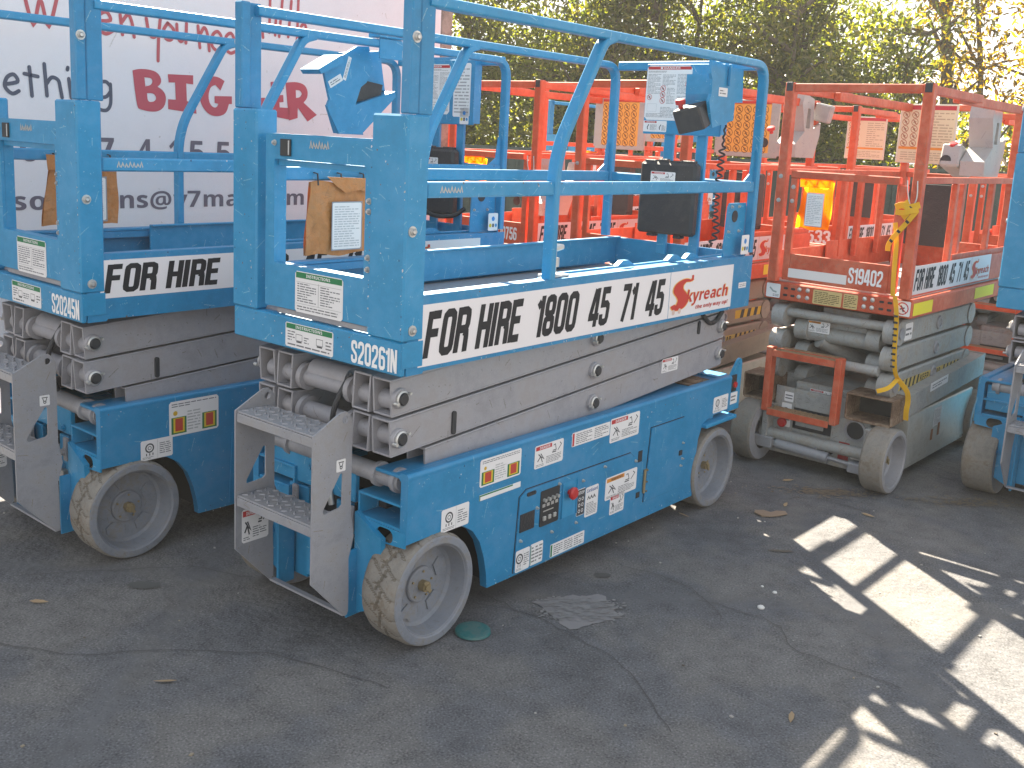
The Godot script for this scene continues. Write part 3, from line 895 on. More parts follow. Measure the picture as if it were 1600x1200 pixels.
	if det >= 1: sticker(ld, "ladder_sticker", "danger", Vector3(-1.232, .26, -.1735), X, Y, .105, .115)
	# --- slider rollers under the arms
	b = B.new()
	b.cyl(Vector3(-1.0, .548, -.32), Vector3(-1.0, .548, .325), .030, 18)
	for z in [.215, .30, -.215, -.30]: b.cyl(Vector3(-1.0, .548, z), Vector3(-1.0, .548, z + .016), .040, 18)
	part(L, "slider_roller", b, M.pale)
	# --- scissor arms
	var sx := pd
	for s in [1.0, -1.0]:
		for k in 3:
			b = B.new()
			var y0 := .565 + k * .1255
			var xs0: float = -1.055 if k > 0 else -.90
			hollow(b, Vector3(xs0 + sx, y0 + .0612 * (xs0 + 1.055), s * .278), Vector3(1.02 + sx, y0 + .127, s * .278), .082, .117, .007)
			var arm := part(L, "outer_arm", b, M.steel)
			for q in [-1.025, 0.0, .985]:
				if k == 0 and q < 0: continue
				pin(arm, Vector3(q + sx, y0 + .0625 * (q + 1.025), s * .319), s)
			if k == 1:
				b = B.new()
				b.prism(rr(-.786, y0 - .036, -.768, y0 + .042, .008), Vector3(sx, 0, .3192 if s > 0 else -.3252), X, Y, .006)
				b.cut(); b.prism(rr(.776, y0 + .112, .794, y0 + .170, .008), Vector3(sx, 0, .3192 if s > 0 else -.3252), X, Y, .006)
				part(arm, "slot_guard", b, M.rubber)
		for k in 2:
			b = B.new()
			var y0 := .6905 + k * .1255
			hollow(b, Vector3(-1.055 + sx, y0, s * .186), Vector3(1.02 + sx, y0 - .127, s * .186), .078, .117, .007)
			part(L, "inner_arm", b, M.steel)
	b = B.new()
	for y in [.80, .688]:
		b.cut(); b.cyl(Vector3(-1.01 + sx, y, -.30), Vector3(-1.01 + sx, y, .30), .030, 18)
		for z in [-.13, .10]: b.cyl(Vector3(-1.01 + sx, y, z), Vector3(-1.01 + sx, y, z + .02), .046, 18)
	b.cut(); b.cyl(Vector3(-.99 + sx, .82, -.1), Vector3(-.99 + sx, .82, .08), .042, 18)
	for q in [[.0, .76], [.0, .64], [.98, .70], [.98, .82]]:
		b.cut(); b.cyl(Vector3(q[0] + sx, q[1], -.31), Vector3(q[0] + sx, q[1], .31), .028, 14)
	part(L, "cross_tube", b, M.steel)
	b = B.new()
	var hs := []
	for k in 14: hs.append(Vector3(-1.02 + sx - .05 * sin(k * .24), .85 - .02 * k, .10 - .004 * k))
	b.sweep(hs, .018, .018, .009, X, 3)
	b.cut()
	hs = []
	for k in 10: hs.append(Vector3(.80 + sx + .02 * k, .89 - .05 * sin(k * .34), .327))
	b.sweep(hs, .02, .02, .010, Z, 3)
	part(L, "hydraulic_hose", b, M.rubber)
	# --- platform: skirts, deck, posts
	var P := Node3D.new()
	P = L
	b = B.new()
	b.bx(-1.100 + pd, -1.082 + pd, .905, 1.006, -.40, .40, .004); b.bx(-1.081 + pd, -1.03 + pd, .997, 1.006, -.382, .382)
	part(L, "end_skirt", b, M.blue)
	for s in [1.0, -1.0]:
		b = B.new()
		b.prism(PackedVector2Array([Vector2(-1.08, .905), Vector2(-1.012, .905), Vector2(-1.008, .912), Vector2(1.08, .912), Vector2(1.08, 1.140), Vector2(-1.08, 1.140)]), Vector3(pd, 0, .392 if s > 0 else -.400), X, Y, .008)
		b.bx(-1.08 + pd, .93 + pd, 1.128, 1.140, s * .352, s * .391); b.bx(-1.08 + pd, .93 + pd, 1.10, 1.127, s * .352, s * .358)
		part(L, "side_skirt", b, M.blue_side)
		b = B.new()
		if s < 0:
			b.bx(-.42 + pd, 1.07 + pd, 1.03, 1.155, s * .322, s * .332); b.cut(); b.bx(-.42 + pd, 1.07 + pd, 1.148, 1.156, s * .300, s * .321)
		else:
			b.bx(-.36 + pd, 1.06 + pd, 1.122, 1.132, s * .300, s * .346)
		b.cut(); b.bx(-.36 + pd, .90 + pd, 1.143, 1.150, s * .334, s * .350)
		part(L, "extension_skirt", b, M.blue)
	b = B.new()
	b.bx(-1.06 + pd, 1.08 + pd, 1.004, 1.018, -.35, .35)
	part(L, "deck", b, M.pale)
	b = B.new()
	b.bx(1.068 + pd, 1.080 + pd, 1.018, 1.150, -.36, .36)
	part(L, "toe_board", b, M.blue)
	for s in [1.0, -1.0]:
		b = B.new()
		if s > 0:
			b.bx(-1.104 + pd, -1.015 + pd, 1.007, 1.652, .256, .4035, .006)
			b.bx(-1.100 + pd, -1.016 + pd, .93, 1.006, .401, .4035, .001)
		else:
			b.bx(-1.104 + pd, -1.020 + pd, 1.007, 1.652, -.4035, -.276, .006)
		var ps := part(L, "corner_post", b, M.blue)
		b = B.new()
		b.bx(-1.098 + pd, -1.062 + pd, 1.653, 1.985, s * .362, s * .401, .004)
		b.bx(-1.060 + pd, -1.004 + pd, 1.653, 1.985, s * .384, s * .399, .003)
		part(ps, "rail_post", b, M.blue_side)
		b = B.new()
		for q in [[-1.080, 1.86], [-1.076, 1.327], [-1.064, 1.04]]: bolt(b, Vector3(q[0] + pd, q[1], s * (.4035 if q[1] < 1.6 else .401)), Z * s, .012)
		part(ps, "bolt", b, M.zinc)
	# --- guard rails
	for s in [1.0, -1.0]:
		b = B.new()
		var z: float = s * .384
		b.sweep(arcpts([Vector3(-1.03 + pd, 1.962, z), Vector3(1.056 + pd, 1.962, z), Vector3(1.056 + pd, 1.155, z)], .085, 7), .032, .042, .008, Z)
		part(L, "top_rail", b, M.blue)
		b = B.new()
		b.bx(-1.014 + pd, 1.034 + pd, 1.420, 1.466, s * .370, s * .398, .005)
		part(L, "mid_rail", b, M.blue)
		b = B.new()
		var dx: float = .0 if s > 0 else .16
		b.sweep(arcpts([Vector3(-.115 + dx + pd, 1.955, z), Vector3(-.17 + dx + pd, 1.938, z), Vector3(-.375 + dx + pd, 1.60, z), Vector3(-.402 + dx + pd, 1.50, z), Vector3(-.402 + dx + pd, 1.14, z)], .10, 5), .030, .044, .008, Z)
		part(L, "brace", b, M.blue)
		b = B.new()
		b.prism(PackedVector2Array([Vector2(.955, 1.467), Vector2(1.034, 1.467), Vector2(1.034, 1.60), Vector2(1.020, 1.60), Vector2(1.005, 1.50)]), Vector3(pd, 0, z - .004), X, Y, .006)
		part(L, "gusset", b, M.blue)
	b = B.new()
	b.bx(1.040 + pd, 1.072 + pd, 1.941, 1.983, -.366, .366, .005); b.cut(); b.bx(1.042 + pd, 1.070 + pd, 1.422, 1.464, -.366, .366, .005)
	part(L, "end_rail", b, M.blue)
	b = B.new()
	for z in [-.045, .125]:
		b.cut(); b.bx(1.020 + pd, 1.039 + pd, 1.10, 1.95, z - .025, z + .025)
	part(L, "panel_post", b, M.blue)
	# --- gate
	b = B.new()
	b.prism(PackedVector2Array([Vector2(-.246, 1.030), Vector2(.254, 1.030), Vector2(.254, 1.579), Vector2(-.246, 1.579)]), Vector3(-1.078 + pd, 0, 0), Z, Y, .012, [rr(-.202, 1.172, .221, 1.500, .006, 2)])
	b.bx(-1.077 + pd, -1.04 + pd, 1.031, 1.578, -.244, -.236, .001); b.bx(-1.077 + pd, -1.045 + pd, 1.480, 1.499, -.20, .218, .001); b.bx(-1.077 + pd, -1.045 + pd, 1.16, 1.171, -.20, .218, .001)
	b.bx(-1.077 + pd, -1.04 + pd, 1.031, 1.578, -.213, -.204, .001)
	var gt := part(L, "gate", b, M.blue)
	b = B.new()
	b.bx(-1.096 + pd, -1.091 + pd, 1.511, 1.563, -.168, -.118, .001)
	var hd := part(gt, "handle_slot", b, M.dark)
	b = B.new(); b.bx(-1.099 + pd, -1.0965 + pd, 1.515, 1.559, -.126, -.121, .001)
	part(hd, "handle_edge", b, M.zinc)
	b = B.new()
	for q in [[1.55, -.20], [1.40, .240], [1.37, .240], [1.235, .240], [1.20, .240]]: bolt(b, Vector3(-1.0905 + pd, q[0], q[1]), -X, .007)
	part(gt, "bolt", b, M.zinc)
	b = B.new(); b.bx(-1.085 + pd, -1.070 + pd, 1.010, 1.028, -.19, .235, .002)
	part(gt, "gate_sill", b, M.pale)
	sticker(gt, "instruction_sticker", "instructions", Vector3(-1.0905 + pd, 1.028, -.092), Z, Y, .226, .130)
	sticker(L, "load_sticker", "load", Vector3(-1.1005 + pd, .913, -.125), Z, Y, .230, .078)
	b = B.new(); b.col = Color(.78, .77, .77)
	if o.serial:
		block(b, o.serial, Vector3(-1.1015 + pd, .914, .187), Z, Y, .198, .070, 0.0, .16)
		part(L, "serial_number", b, M.print)
	b = B.new(); b.col = Color(.45, .42, .38)
	for k in 7: b.ribbon(V([[-.06 + k * .013, .004], [-.055 + k * .013, .026 - .004 * (k % 3)], [-.05 + k * .013, .006 + .003 * (k % 2)]]), .004, Vector3(-1.0912 + pd, 1.535, .03), Z, Y)
	for k in 7: b.ribbon(V([[k * .014, .004], [.006 + k * .014, .022 - .003 * (k % 3)], [.011 + k * .014, .005 + .003 * (k % 2)]]), .004, Vector3(-.96 + pd, 1.430, .3985), X, Y)
	part(L, "marker_scrawl", b, M.print)
	if det >= 1:
		b = B.new()
		var flake := func(bb: B, p: Vector3, ux: Vector3, uy: Vector3, sz: float) -> void:
			bb.col = [Color(.55, .56, .58), Color(.42, .42, .42), Color(.16, .10, .07), Color(.03, .08, .15)][rng.randi() % 4]
			var pg := PackedVector2Array()
			for k in 7: pg.append(Vector2.from_angle(TAU * k / 7) * sz * rng.randf_range(.4, 1.2) * Vector2(1.0, rng.randf_range(.5, 1.6)))
			bb.prism(pg, p, ux, uy, 0.0)
		for k in 46:
			flake.call(b, Vector3(-1.1046 + pd, rng.randf_range(1.01, 1.65), .258 + .145 * rng.randf() if rng.randf() < .3 else (.398 if rng.randf() < .5 else .259)), Z, Y, rng.randf_range(.001, .004))
			flake.call(b, Vector3(-1.1046 + pd, rng.randf_range(1.01, 1.65), -(.278 + .124 * rng.randf())), Z, Y, rng.randf_range(.001, .0035))
			flake.call(b, Vector3(rng.randf_range(-1.0, 1.03) + pd, 1.462 if rng.randf() < .7 else rng.randf_range(1.424, 1.464), .3985), X, Y, rng.randf_range(.001, .004))
			flake.call(b, Vector3(rng.randf_range(-1.0, 1.0) + pd, rng.randf_range(1.118, 1.139) if rng.randf() < .6 else .916, .4004), X, Y, rng.randf_range(.001, .004))
			flake.call(b, Vector3(-1.1006 + pd, rng.randf_range(.908, 1.003), rng.randf_range(-.39, .39)), Z, Y, rng.randf_range(.001, .0035))
			flake.call(b, Vector3(rng.randf_range(-1.03, 1.02), rng.randf_range(.52, .57), .3805), X, Y, rng.randf_range(.001, .0035))
			flake.call(b, Vector3(rng.randf_range(-.62, .73), rng.randf_range(.093, .12), .3805), X, Y, rng.randf_range(.001, .004))
			flake.call(b, Vector3(rng.randf_range(-.9, .9) + pd, rng.randf_range(1.948, 1.978), .4006), X, Y, rng.randf_range(.001, .004))
		part(L, "paint_chip", b, M.matte, "", "stuff")
	# --- banner on the long side
	banner(L, Vector3(-1.033 + pd, .925 if det == 2 else .985, .400), X, Y, 1.408, .186 if det == 2 else .133, .525, .186 if det == 2 else .133)
	# --- notice panel, manual box
	b = B.new()
	b.bx(1.006 + pd, 1.0195 + pd, 1.652, 1.967, -.180, .222, .004)
	b.prism(PackedVector2Array([Vector2(0, 0), Vector2(.05, 0), Vector2(.05, .30), Vector2(0, .30)]), Vector3(1.0 + pd, 1.66, .225), X, Y, .005)
	var np := part(L, "notice_panel", b, M.blue)
	if det >= 1:
		sticker(np, "danger_notice", "poster", Vector3(1.0055 + pd, 1.715 if det == 2 else 1.70, -.176), Z, Y, .236, .245)
		sticker(np, "danger_notice", "small_danger", Vector3(1.0055 + pd, 1.662, -.178), Z, Y, .125, .05) if det == 2 else sticker(np, "danger_notice", "paper", Vector3(1.0055 + pd, 1.69, .085), Z, Y, .115, .26)
		if det == 1: sticker(np, "colour_key", "dots", Vector3(1.0055 + pd, 1.655, .135), Z, Y, .06, .08)
	b = B.new()
	b.box(Vector3(.982 + pd, 1.364, 0), Vector3(.056, .328, .294), .014)
	for q in [[-.10, .03, .010], [-.035, .025, .016], [.03, .03, .010], [.095, .035, .014]]: b.bx(.966 + pd, .998 + pd, 1.524, 1.526 + q[2], q[0] - q[1], q[0] + q[1], .006)
	for z in [-.07, .07]: b.bx(.958 + pd, 1.00 + pd, 1.186, 1.1995, z - .02, z + .02)
	var mb := part(L, "manual_box", b, M.black)
	sticker(mb, "manual_label", "danger", Vector3(.9535 + pd, 1.432, -.085), Z, Y, .13, .052)
	# --- controls
	if o.ctrl == "far":
		b = B.new()
		b.prism(PackedVector2Array([Vector2(.690, 1.955), Vector2(.690, 1.90), Vector2(.705, 1.88), Vector2(.708, 1.82), Vector2(.692, 1.79), Vector2(.738, 1.684), Vector2(.915, 1.722), Vector2(.916, 1.796), Vector2(.985, 1.800), Vector2(.968, 1.938), Vector2(.84, 1.94)]), Vector3(pd, 0, .316), X, Y, .014)
		b.prism(PackedVector2Array([Vector2(.745, 1.69), Vector2(.90, 1.73), Vector2(.90, 1.90), Vector2(.72, 1.90), Vector2(.72, 1.82)]), Vector3(pd, 0, .20), X, Y, .115)
		b.bx(.83 + pd, .84 + pd, 1.86, 1.95, .331, .345, .002)
		var cb := part(L, "control_box", b, M.blue)
		b = B.new()
		b.box(Vector3(.700 + pd, 1.722, .255), Vector3(.09, .100, .125), .006, Basis(X, -.22) * Basis(Z, .35))
		part(cb, "control_face", b, M.black)
		b = B.new()
		b.lathe(Vector3(.672 + pd, 1.757, .212), Vector3(-.3, .95, 0).normalized(), [Vector2(.010, 0), Vector2(.010, .016), Vector2(.021, .018), Vector2(.022, .032), Vector2(.018, .038), Vector2(0, .040)], 16)
		part(cb, "stop_button", b, M.red)
		sticker(cb, "box_label", "plate", Vector3(.765 + pd, 1.815, .3305), X, Y, .075, .036)
		b = B.new()
		var cp := []
		for k in 150:
			var t := k / 149.0
			var ph := t * TAU * 17.0
			var cx: float = .905 - .04 * t + (.035 * sin((t - .75) * 12.0) if t > .75 else 0.0)
			var rad := .013 if t > .18 else .003
			cp.append(Vector3(cx + pd + rad * cos(ph), lerpf(1.70, 1.19, t), .30 + rad * sin(ph)))
		b.sweep(cp, .009, .009, .0045, X, 2)
		part(L, "coiled_cable", b, M.rubber)
	elif o.ctrl == "mid":
		b = B.new()
		b.prism(PackedVector2Array([Vector2(-.020, 1.846), Vector2(.08, 1.90), Vector2(.160, 1.945), Vector2(.225, 1.950), Vector2(.250, 1.86), Vector2(.215, 1.80), Vector2(.185, 1.78), Vector2(.155, 1.70), Vector2(.205, 1.581), Vector2(.071, 1.581), Vector2(.02, 1.66), Vector2(.005, 1.69), Vector2(.018, 1.72)]), Vector3(0, 0, .316), X, Y, .014)
		b.prism(PackedVector2Array([Vector2(-.075, 1.833), Vector2(-.06, 1.815), Vector2(.055, 1.87), Vector2(.045, 1.90)]), Vector3(0, 0, .25), X, Y, .12)
		b.prism(PackedVector2Array([Vector2(.205, 1.581), Vector2(.401, 1.751), Vector2(.395, 1.775), Vector2(.155, 1.70)]), Vector3(0, 0, .13), X, Y, .185)
		b.prism(PackedVector2Array([Vector2(.245, 1.93), Vector2(.36, 1.945), Vector2(.395, 1.775), Vector2(.26, 1.80)]), Vector3(0, 0, .10), X, Y, .15)
		b.bx(.205, .345, 1.984, 2.012, .345, .42, .004); b.bx(.215, .345, 1.90, 1.983, .402, .410, .002)
		var cb := part(L, "control_box", b, M.blue)
		b = B.new()
		b.prism(PackedVector2Array([Vector2(.19, 1.72), Vector2(.33, 1.74), Vector2(.345, 1.80), Vector2(.25, 1.81), Vector2(.215, 1.79)]), Vector3(0, 0, .17), X, Y, .12)
		part(cb, "control_face", b, M.black)
		sticker(cb, "box_label", "plate", Vector3(.020, 1.764, .3305), Vector3(.87, .49, 0), Vector3(-.49, .87, 0), .075, .030)
		sticker(cb, "box_label", "plate", Vector3(.10, 1.80, .3305), Vector3(.3, .95, 0), Vector3(-.95, .3, 0), .10, .018)
		b = B.new()
		b.sweep(smooth3([Vector3(.34, 1.80, .2), Vector3(.60, 1.50, .1), Vector3(.80, 1.24, .1), Vector3(.93, 1.20, .16), Vector3(1.0, 1.24, .2)]), .022, .022, .011, X, 3)
		part(L, "control_cable", b, M.rubber)
	# upright stop plate at the far right corner, and the latch
	b = B.new()
	b.prism(PackedVector2Array([Vector2(.860, 1.141), Vector2(1.034, 1.141), Vector2(1.034, 1.372), Vector2(.885, 1.372), Vector2(.872, 1.355)]), Vector3(pd, 0, .360), X, Y, .007)
	b.bx(1.035 + pd, 1.042 + pd, 1.141, 1.36, .30, .366)
	var up := part(L, "stop_plate", b, M.blue)
	b = B.new(); b.lathe(Vector3(.935 + pd, 1.315, .3675), Z, [Vector2(.026, 0), Vector2(.026, .002), Vector2(0, .002)], 14)
	part(up, "hole", b, M.dark)
	b = B.new()
	for q in [[.90, 1.357], [.965, 1.357], [.885, 1.25], [.98, 1.25]]: bolt(b, Vector3(q[0] + pd, q[1], .367), Z, .005)
	part(up, "bolt", b, M.zinc)
	sticker(L, "colour_key", "dots", Vector3(.955 + pd, 1.15, .4008), X, Y, .07, .085)
	sticker(L, "colour_key", "plate", Vector3(.965 + pd, 1.00, .4008), X, Y, .07, .025)
	b = B.new()
	b.cyl(Vector3(-.335 + pd, 1.15, .345), Vector3(-.335 + pd, 1.225, .345), .016, 10); b.cyl(Vector3(-.335 + pd, 1.175, .345), Vector3(-.335 + pd, 1.205, .345), .026, 10)
	b.box(Vector3(-.325 + pd, 1.237, .345), Vector3(.07, .018, .04), .006, Basis(Z, .15)); b.bx(-.38 + pd, -.28 + pd, 1.141, 1.149, .32, .385)
	part(L, "deck_latch", b, M.zinc)
	b = B.new()
	for q in [.12, .48, .62]:
		b.cut(); b.prism(PackedVector2Array([Vector2(-.05, 0), Vector2(.06, 0), Vector2(.02, .018), Vector2(-.02, .018)]), Vector3(q + pd, 1.1505, .330), X, Y, .02)
	part(L, "roller_bracket", b, M.blue)
	# --- far end lug with tail lamp
	b = B.new()
	var lug := PackedVector2Array([Vector2(1.031, .42), Vector2(1.135, .42), Vector2(1.135, .63), Vector2(1.128, .652), Vector2(1.108, .662), Vector2(1.088, .655), Vector2(1.031, .59)])
	var hl := PackedVector2Array()
	for k in 10: hl.append(Vector2(1.106, .632) + Vector2.from_angle(TAU * k / 10) * .011)
	b.prism(lug, Vector3(0, 0, .362), X, Y, .010, [hl]); b.cut(); b.bx(.96, 1.06, .579, .588, .18, .34); b.cut(); b.bx(1.031, 1.039, .42, .56, -.34, .36)
	var lg := part(L, "end_lug", b, M.blue)
	b = B.new(); b.bx(1.036, 1.080, .512, .590, .3725, .380)
	var tb := part(lg, "lamp_box", b, M.dark)
	b = B.new(); b.cyl(Vector3(1.060, .545, .380), Vector3(1.060, .545, .388), .014, 12)
	part(tb, "tail_lamp", b, M.red)
	sticker(lg, "lug_sticker", "plate", Vector3(1.040, .45, .3725), X, Y, .07, .055)
	b = B.new(); b.cyl(Vector3(.80, .585, .30), Vector3(.80, .60, .30), .045, 14); b.bx(.72, .90, .581, .585, .25, .345)
	part(L, "beacon_base", b, M.rust)
	# --- stickers and panels on the side of the chassis
	var bxx: float = o.bars
	var zz := .3805
	sticker(L, "bars_sticker", "bars", Vector3(bxx, .470 if det == 2 else .432, zz), X, Y, .213, .095 if det == 2 else .135)
	sticker(L, "wheel_sticker", "wheel_load", Vector3(-.882, .362, zz), X, Y, .13, .076)
	if det == 2:
		sticker(L, "green_sticker", "green_strip", Vector3(-.703, .424, zz), X, Y, .215, .020)
		sticker(L, "danger_sticker", "danger", Vector3(-.416, .468, zz), X, Y, .166, .084)
		sticker(L, "text_sticker", "text_red", Vector3(-.198, .505, zz), X, Y, .244, .053)
		sticker(L, "danger_sticker", "danger_wide", Vector3(.050, .468, zz), X, Y, .206, .096)
		# doors: raised panels with a dark reveal
		for dq in [[PackedVector2Array([Vector2(-.505, .113), Vector2(.262, .106), Vector2(.262, .33), Vector2(.235, .375), Vector2(.205, .398), Vector2(-.455, .405), Vector2(-.490, .385)]), "tray_door"], [PackedVector2Array([Vector2(.330, .165), Vector2(.603, .160), Vector2(.632, .445), Vector2(.612, .472), Vector2(.352, .473)]), "battery_door"]]:
			b = B.new()
			var gap := Geometry2D.offset_polygon(dq[0], .0035)
			b.prism(gap[0], Vector3(0, 0, .3802), X, Y, .0012)
			var gp := part(L, "door_gap", b, M.dark)
			b = B.new(); b.prism(dq[0], Vector3(0, 0, .3816), X, Y, .0045)
			gp.name = dq[1] + "_seal"
			var dr := part(L, dq[1], b, M.blue_side)
			if dq[1] == "tray_door":
				zz = .3863
				b = B.new(); b.bx(-.488, -.408, .256, .322, .3862, .390, .001); b.cut(); b.prism(rr(-.455, .380, -.405, .394, .006), Vector3(0, 0, .3862), X, Y, .003)
				part(dr, "vent", b, M.black)
				b = B.new(); b.prism(rr(-.376, .246, -.266, .380, .006), Vector3(0, 0, .3862), X, Y, .003)
				var cp2 := part(dr, "switch_panel", b, M.dark)
				b = B.new()
				for k in 4: b.cyl(Vector3(-.358 + k * .025, .345, .3892), Vector3(-.358 + k * .025, .345, .400), .007, 8); b.bx(-.366 + k * .025, -.350 + k * .025, .318, .330, .3893, .391, .001)
				for k in 3: b.bx(-.362 + k * .030, -.346 + k * .030, .268, .284, .3893, .396, .002)
				b.bx(-.36, -.30, .300, .304, .3893, .390, .0)
				part(cp2, "switch", b, M.zinc)
				b = B.new(); b.prism(rr(-.246, .244, -.156, .378, .004), Vector3(0, 0, .3862), X, Y, .0015); b.bx(-.248, -.242, .244, .378, .3862, .392, .001); b.bx(-.160, -.154, .244, .378, .3862, .392, .001)
				var rc := part(dr, "stop_recess", b, M.blue)
				b = B.new(); b.lathe(Vector3(-.206, .338, .388), Z, [Vector2(.010, 0), Vector2(.010, .012), Vector2(.022, .014), Vector2(.024, .024), Vector2(.018, .030), Vector2(0, .031)], 18)
				part(rc, "stop_button", b, M.red)
				sticker(dr, "stop_sticker", "stop", Vector3(-.150, .226, zz), X, Y, .050, .105)
				sticker(dr, "guard_sticker", "blue_head", Vector3(-.096, .208, zz), X, Y, .084, .118)
				sticker(dr, "warning_sticker", "warning", Vector3(.036, .240, zz), X, Y, .222, .092)
				sticker(dr, "danger_sticker", "danger", Vector3(.075, .172, zz), X, Y, .10, .078)
				sticker(dr, "charger_sticker", "wheel_load", Vector3(-.500, .110, zz), X, Y, .078, .080); sticker(dr, "charger_sticker", "text_green", Vector3(-.418, .112, zz), X, Y, .072, .080)
				sticker(dr, "text_sticker", "text_green", Vector3(-.300, .108, zz), X, Y, .212, .050)
				b = B.new()
				for q in [[-.395, .325], [-.12, .362], [-.48, .225], [-.27, .385], [-.15, .205], [.02, .385], [-.30, .21], [.24, .36]]: bolt(b, Vector3(q[0], q[1], .3862), Z, .0045)
				part(dr, "screw", b, M.zinc)
			else:
				b = B.new(); b.bx(.585, .607, .308, .330, .3862, .392, .002)
				part(dr, "latch", b, M.black)
				b = B.new()
				for q in [[.612, .36], [.615, .29], [.606, .26]]: bolt(b, Vector3(q[0], q[1], .3862), Z, .004)
				part(dr, "screw", b, M.zinc)
		zz = .3805
		b = B.new(); b.bx(.268, .296, .345, .392, .3803, .383, .001); b.cut(); b.bx(.272, .298, .192, .216, .3803, .383, .001)
		part(L, "cut_out", b, M.dark)
		b = B.new(); b.cyl(Vector3(.322, .205, .386), Vector3(.322, .305, .386), .006, 8)
		for y in [.21, .25, .30]: bolt(b, Vector3(.338, y, .381), Z, .004)
		part(L, "hinge", b, M.brass)
		sticker(L, "wheel_sticker", "wheel_load", Vector3(.870, .440, zz), X, Y, .135, .073)
		sticker(L, "arm_sticker", "danger", Vector3(.50, .667, .3195), X, Y, .13, .060)
	elif det == 1:
		b = B.new(); b.prism(PackedVector2Array([Vector2(-.505, .113), Vector2(.262, .106), Vector2(.262, .398), Vector2(-.490, .40)]), Vector3(0, 0, .3802), X, Y, .004)
		part(L, "tray_door", b, M.blue_side)
	return L

func smooth3(p: Array, sub := 6) -> Array:
	var out := []
	for i in p.size() - 1:
		var p0: Vector3 = p[maxi(i - 1, 0)]; var p1: Vector3 = p[i]; var p2: Vector3 = p[i + 1]; var p3: Vector3 = p[mini(i + 2, p.size() - 1)]
		for k in sub: out.append(p1.cubic_interpolate(p2, p0, p3, float(k) / sub))
	out.append(p[-1])
	return out

# a document pouch that hangs by its flap
func pouch(label: String, at: Vector3, yaw: float, x0: float, x1: float, y0: float, y1: float, ux: Vector3, nn: Vector3, oo: Vector3, m: Material, torn: bool) -> void:
	var t := thing("document_pouch", label, "document pouch", at, yaw, "document pouches hanging on the lifts")
	var b := B.new()
	var nx := 10; var ny := 12
	var w := x1 - x0; var h := y1 - y0
	var f := func(i: int, j: int, side: float) -> Vector3:
		var u := float(i) / nx; var v := float(j) / ny
		var bulge := sin(PI * u) * (0.35 + 0.65 * sin(PI * clampf(v * .9 + .05, 0, 1)))
		return oo + ux * (x0 + w * u + .006 * sin(v * 5.0) * (u - .5) + .030 * (v - .5) * (.5 - u) * w * 4.0 + .02 * (v - .5) * (0.0 if torn else 1.0)) + Y * (y0 + h * v + .006 * sin(u * 9.0)) + nn * (side * (.004 + .012 * bulge + .003 * sin(u * 17.0 + v * 9.0)))
	for s in [1.0, -1.0]:
		for i in nx:
			for j in ny:
				var a: Vector3 = f.call(i, j, s); var c: Vector3 = f.call(i + 1, j, s); var d: Vector3 = f.call(i + 1, j + 1, s); var e: Vector3 = f.call(i, j + 1, s)
				var q := (c - a).cross(e - a).normalized()
				if q.dot(nn) * s < 0: q = -q
				b.quad(a, c, d, e, q)
	part(t, "bag", b, m)
	b = B.new()
	b.prism(PackedVector2Array([Vector2(x0 + w * .25, y1 + .02), Vector2(x1 + .01, y1 + .015), Vector2(x1 + .005, y1 - h * .16), Vector2(x0 + w * .8, y1 - h * .10), Vector2(x0 + w * .55, y1 - h * .14), Vector2(x0 + w * .4, y1 - h * .05)]) if torn else PackedVector2Array([Vector2(x0 - .005, y1 + .03), Vector2(x1 + .008, y1 + .018), Vector2(x1 + .01, y1 - h * .10), Vector2(x0, y1 - h * .12)]), oo + nn * .0245, ux, Y, .002)
	part(t, "flap", b, m)
	b = B.new()
	for k in 3:
		b.cut(); b.sweep([oo + ux * (x0 + w * (.12 + .38 * k)) + Y * (y1 - .01) + nn * .02, oo + ux * (x0 + w * (.12 + .38 * k)) + Y * (y1 + .03) + nn * .015, oo + ux * (x0 + w * (.12 + .38 * k)) + Y * (y1 + .035) - nn * .02], .008, .004, .002, nn, 1)
	part(t, "tie", b, M.dark)
	sticker(t, "window_sheet", "bag", oo + ux * (x0 + w * (.34 if torn else .24)) + Y * (y0 + h * .07) + nn * .0225, ux, Y, w * (.50 if torn else .56), h * (.66 if torn else .70))

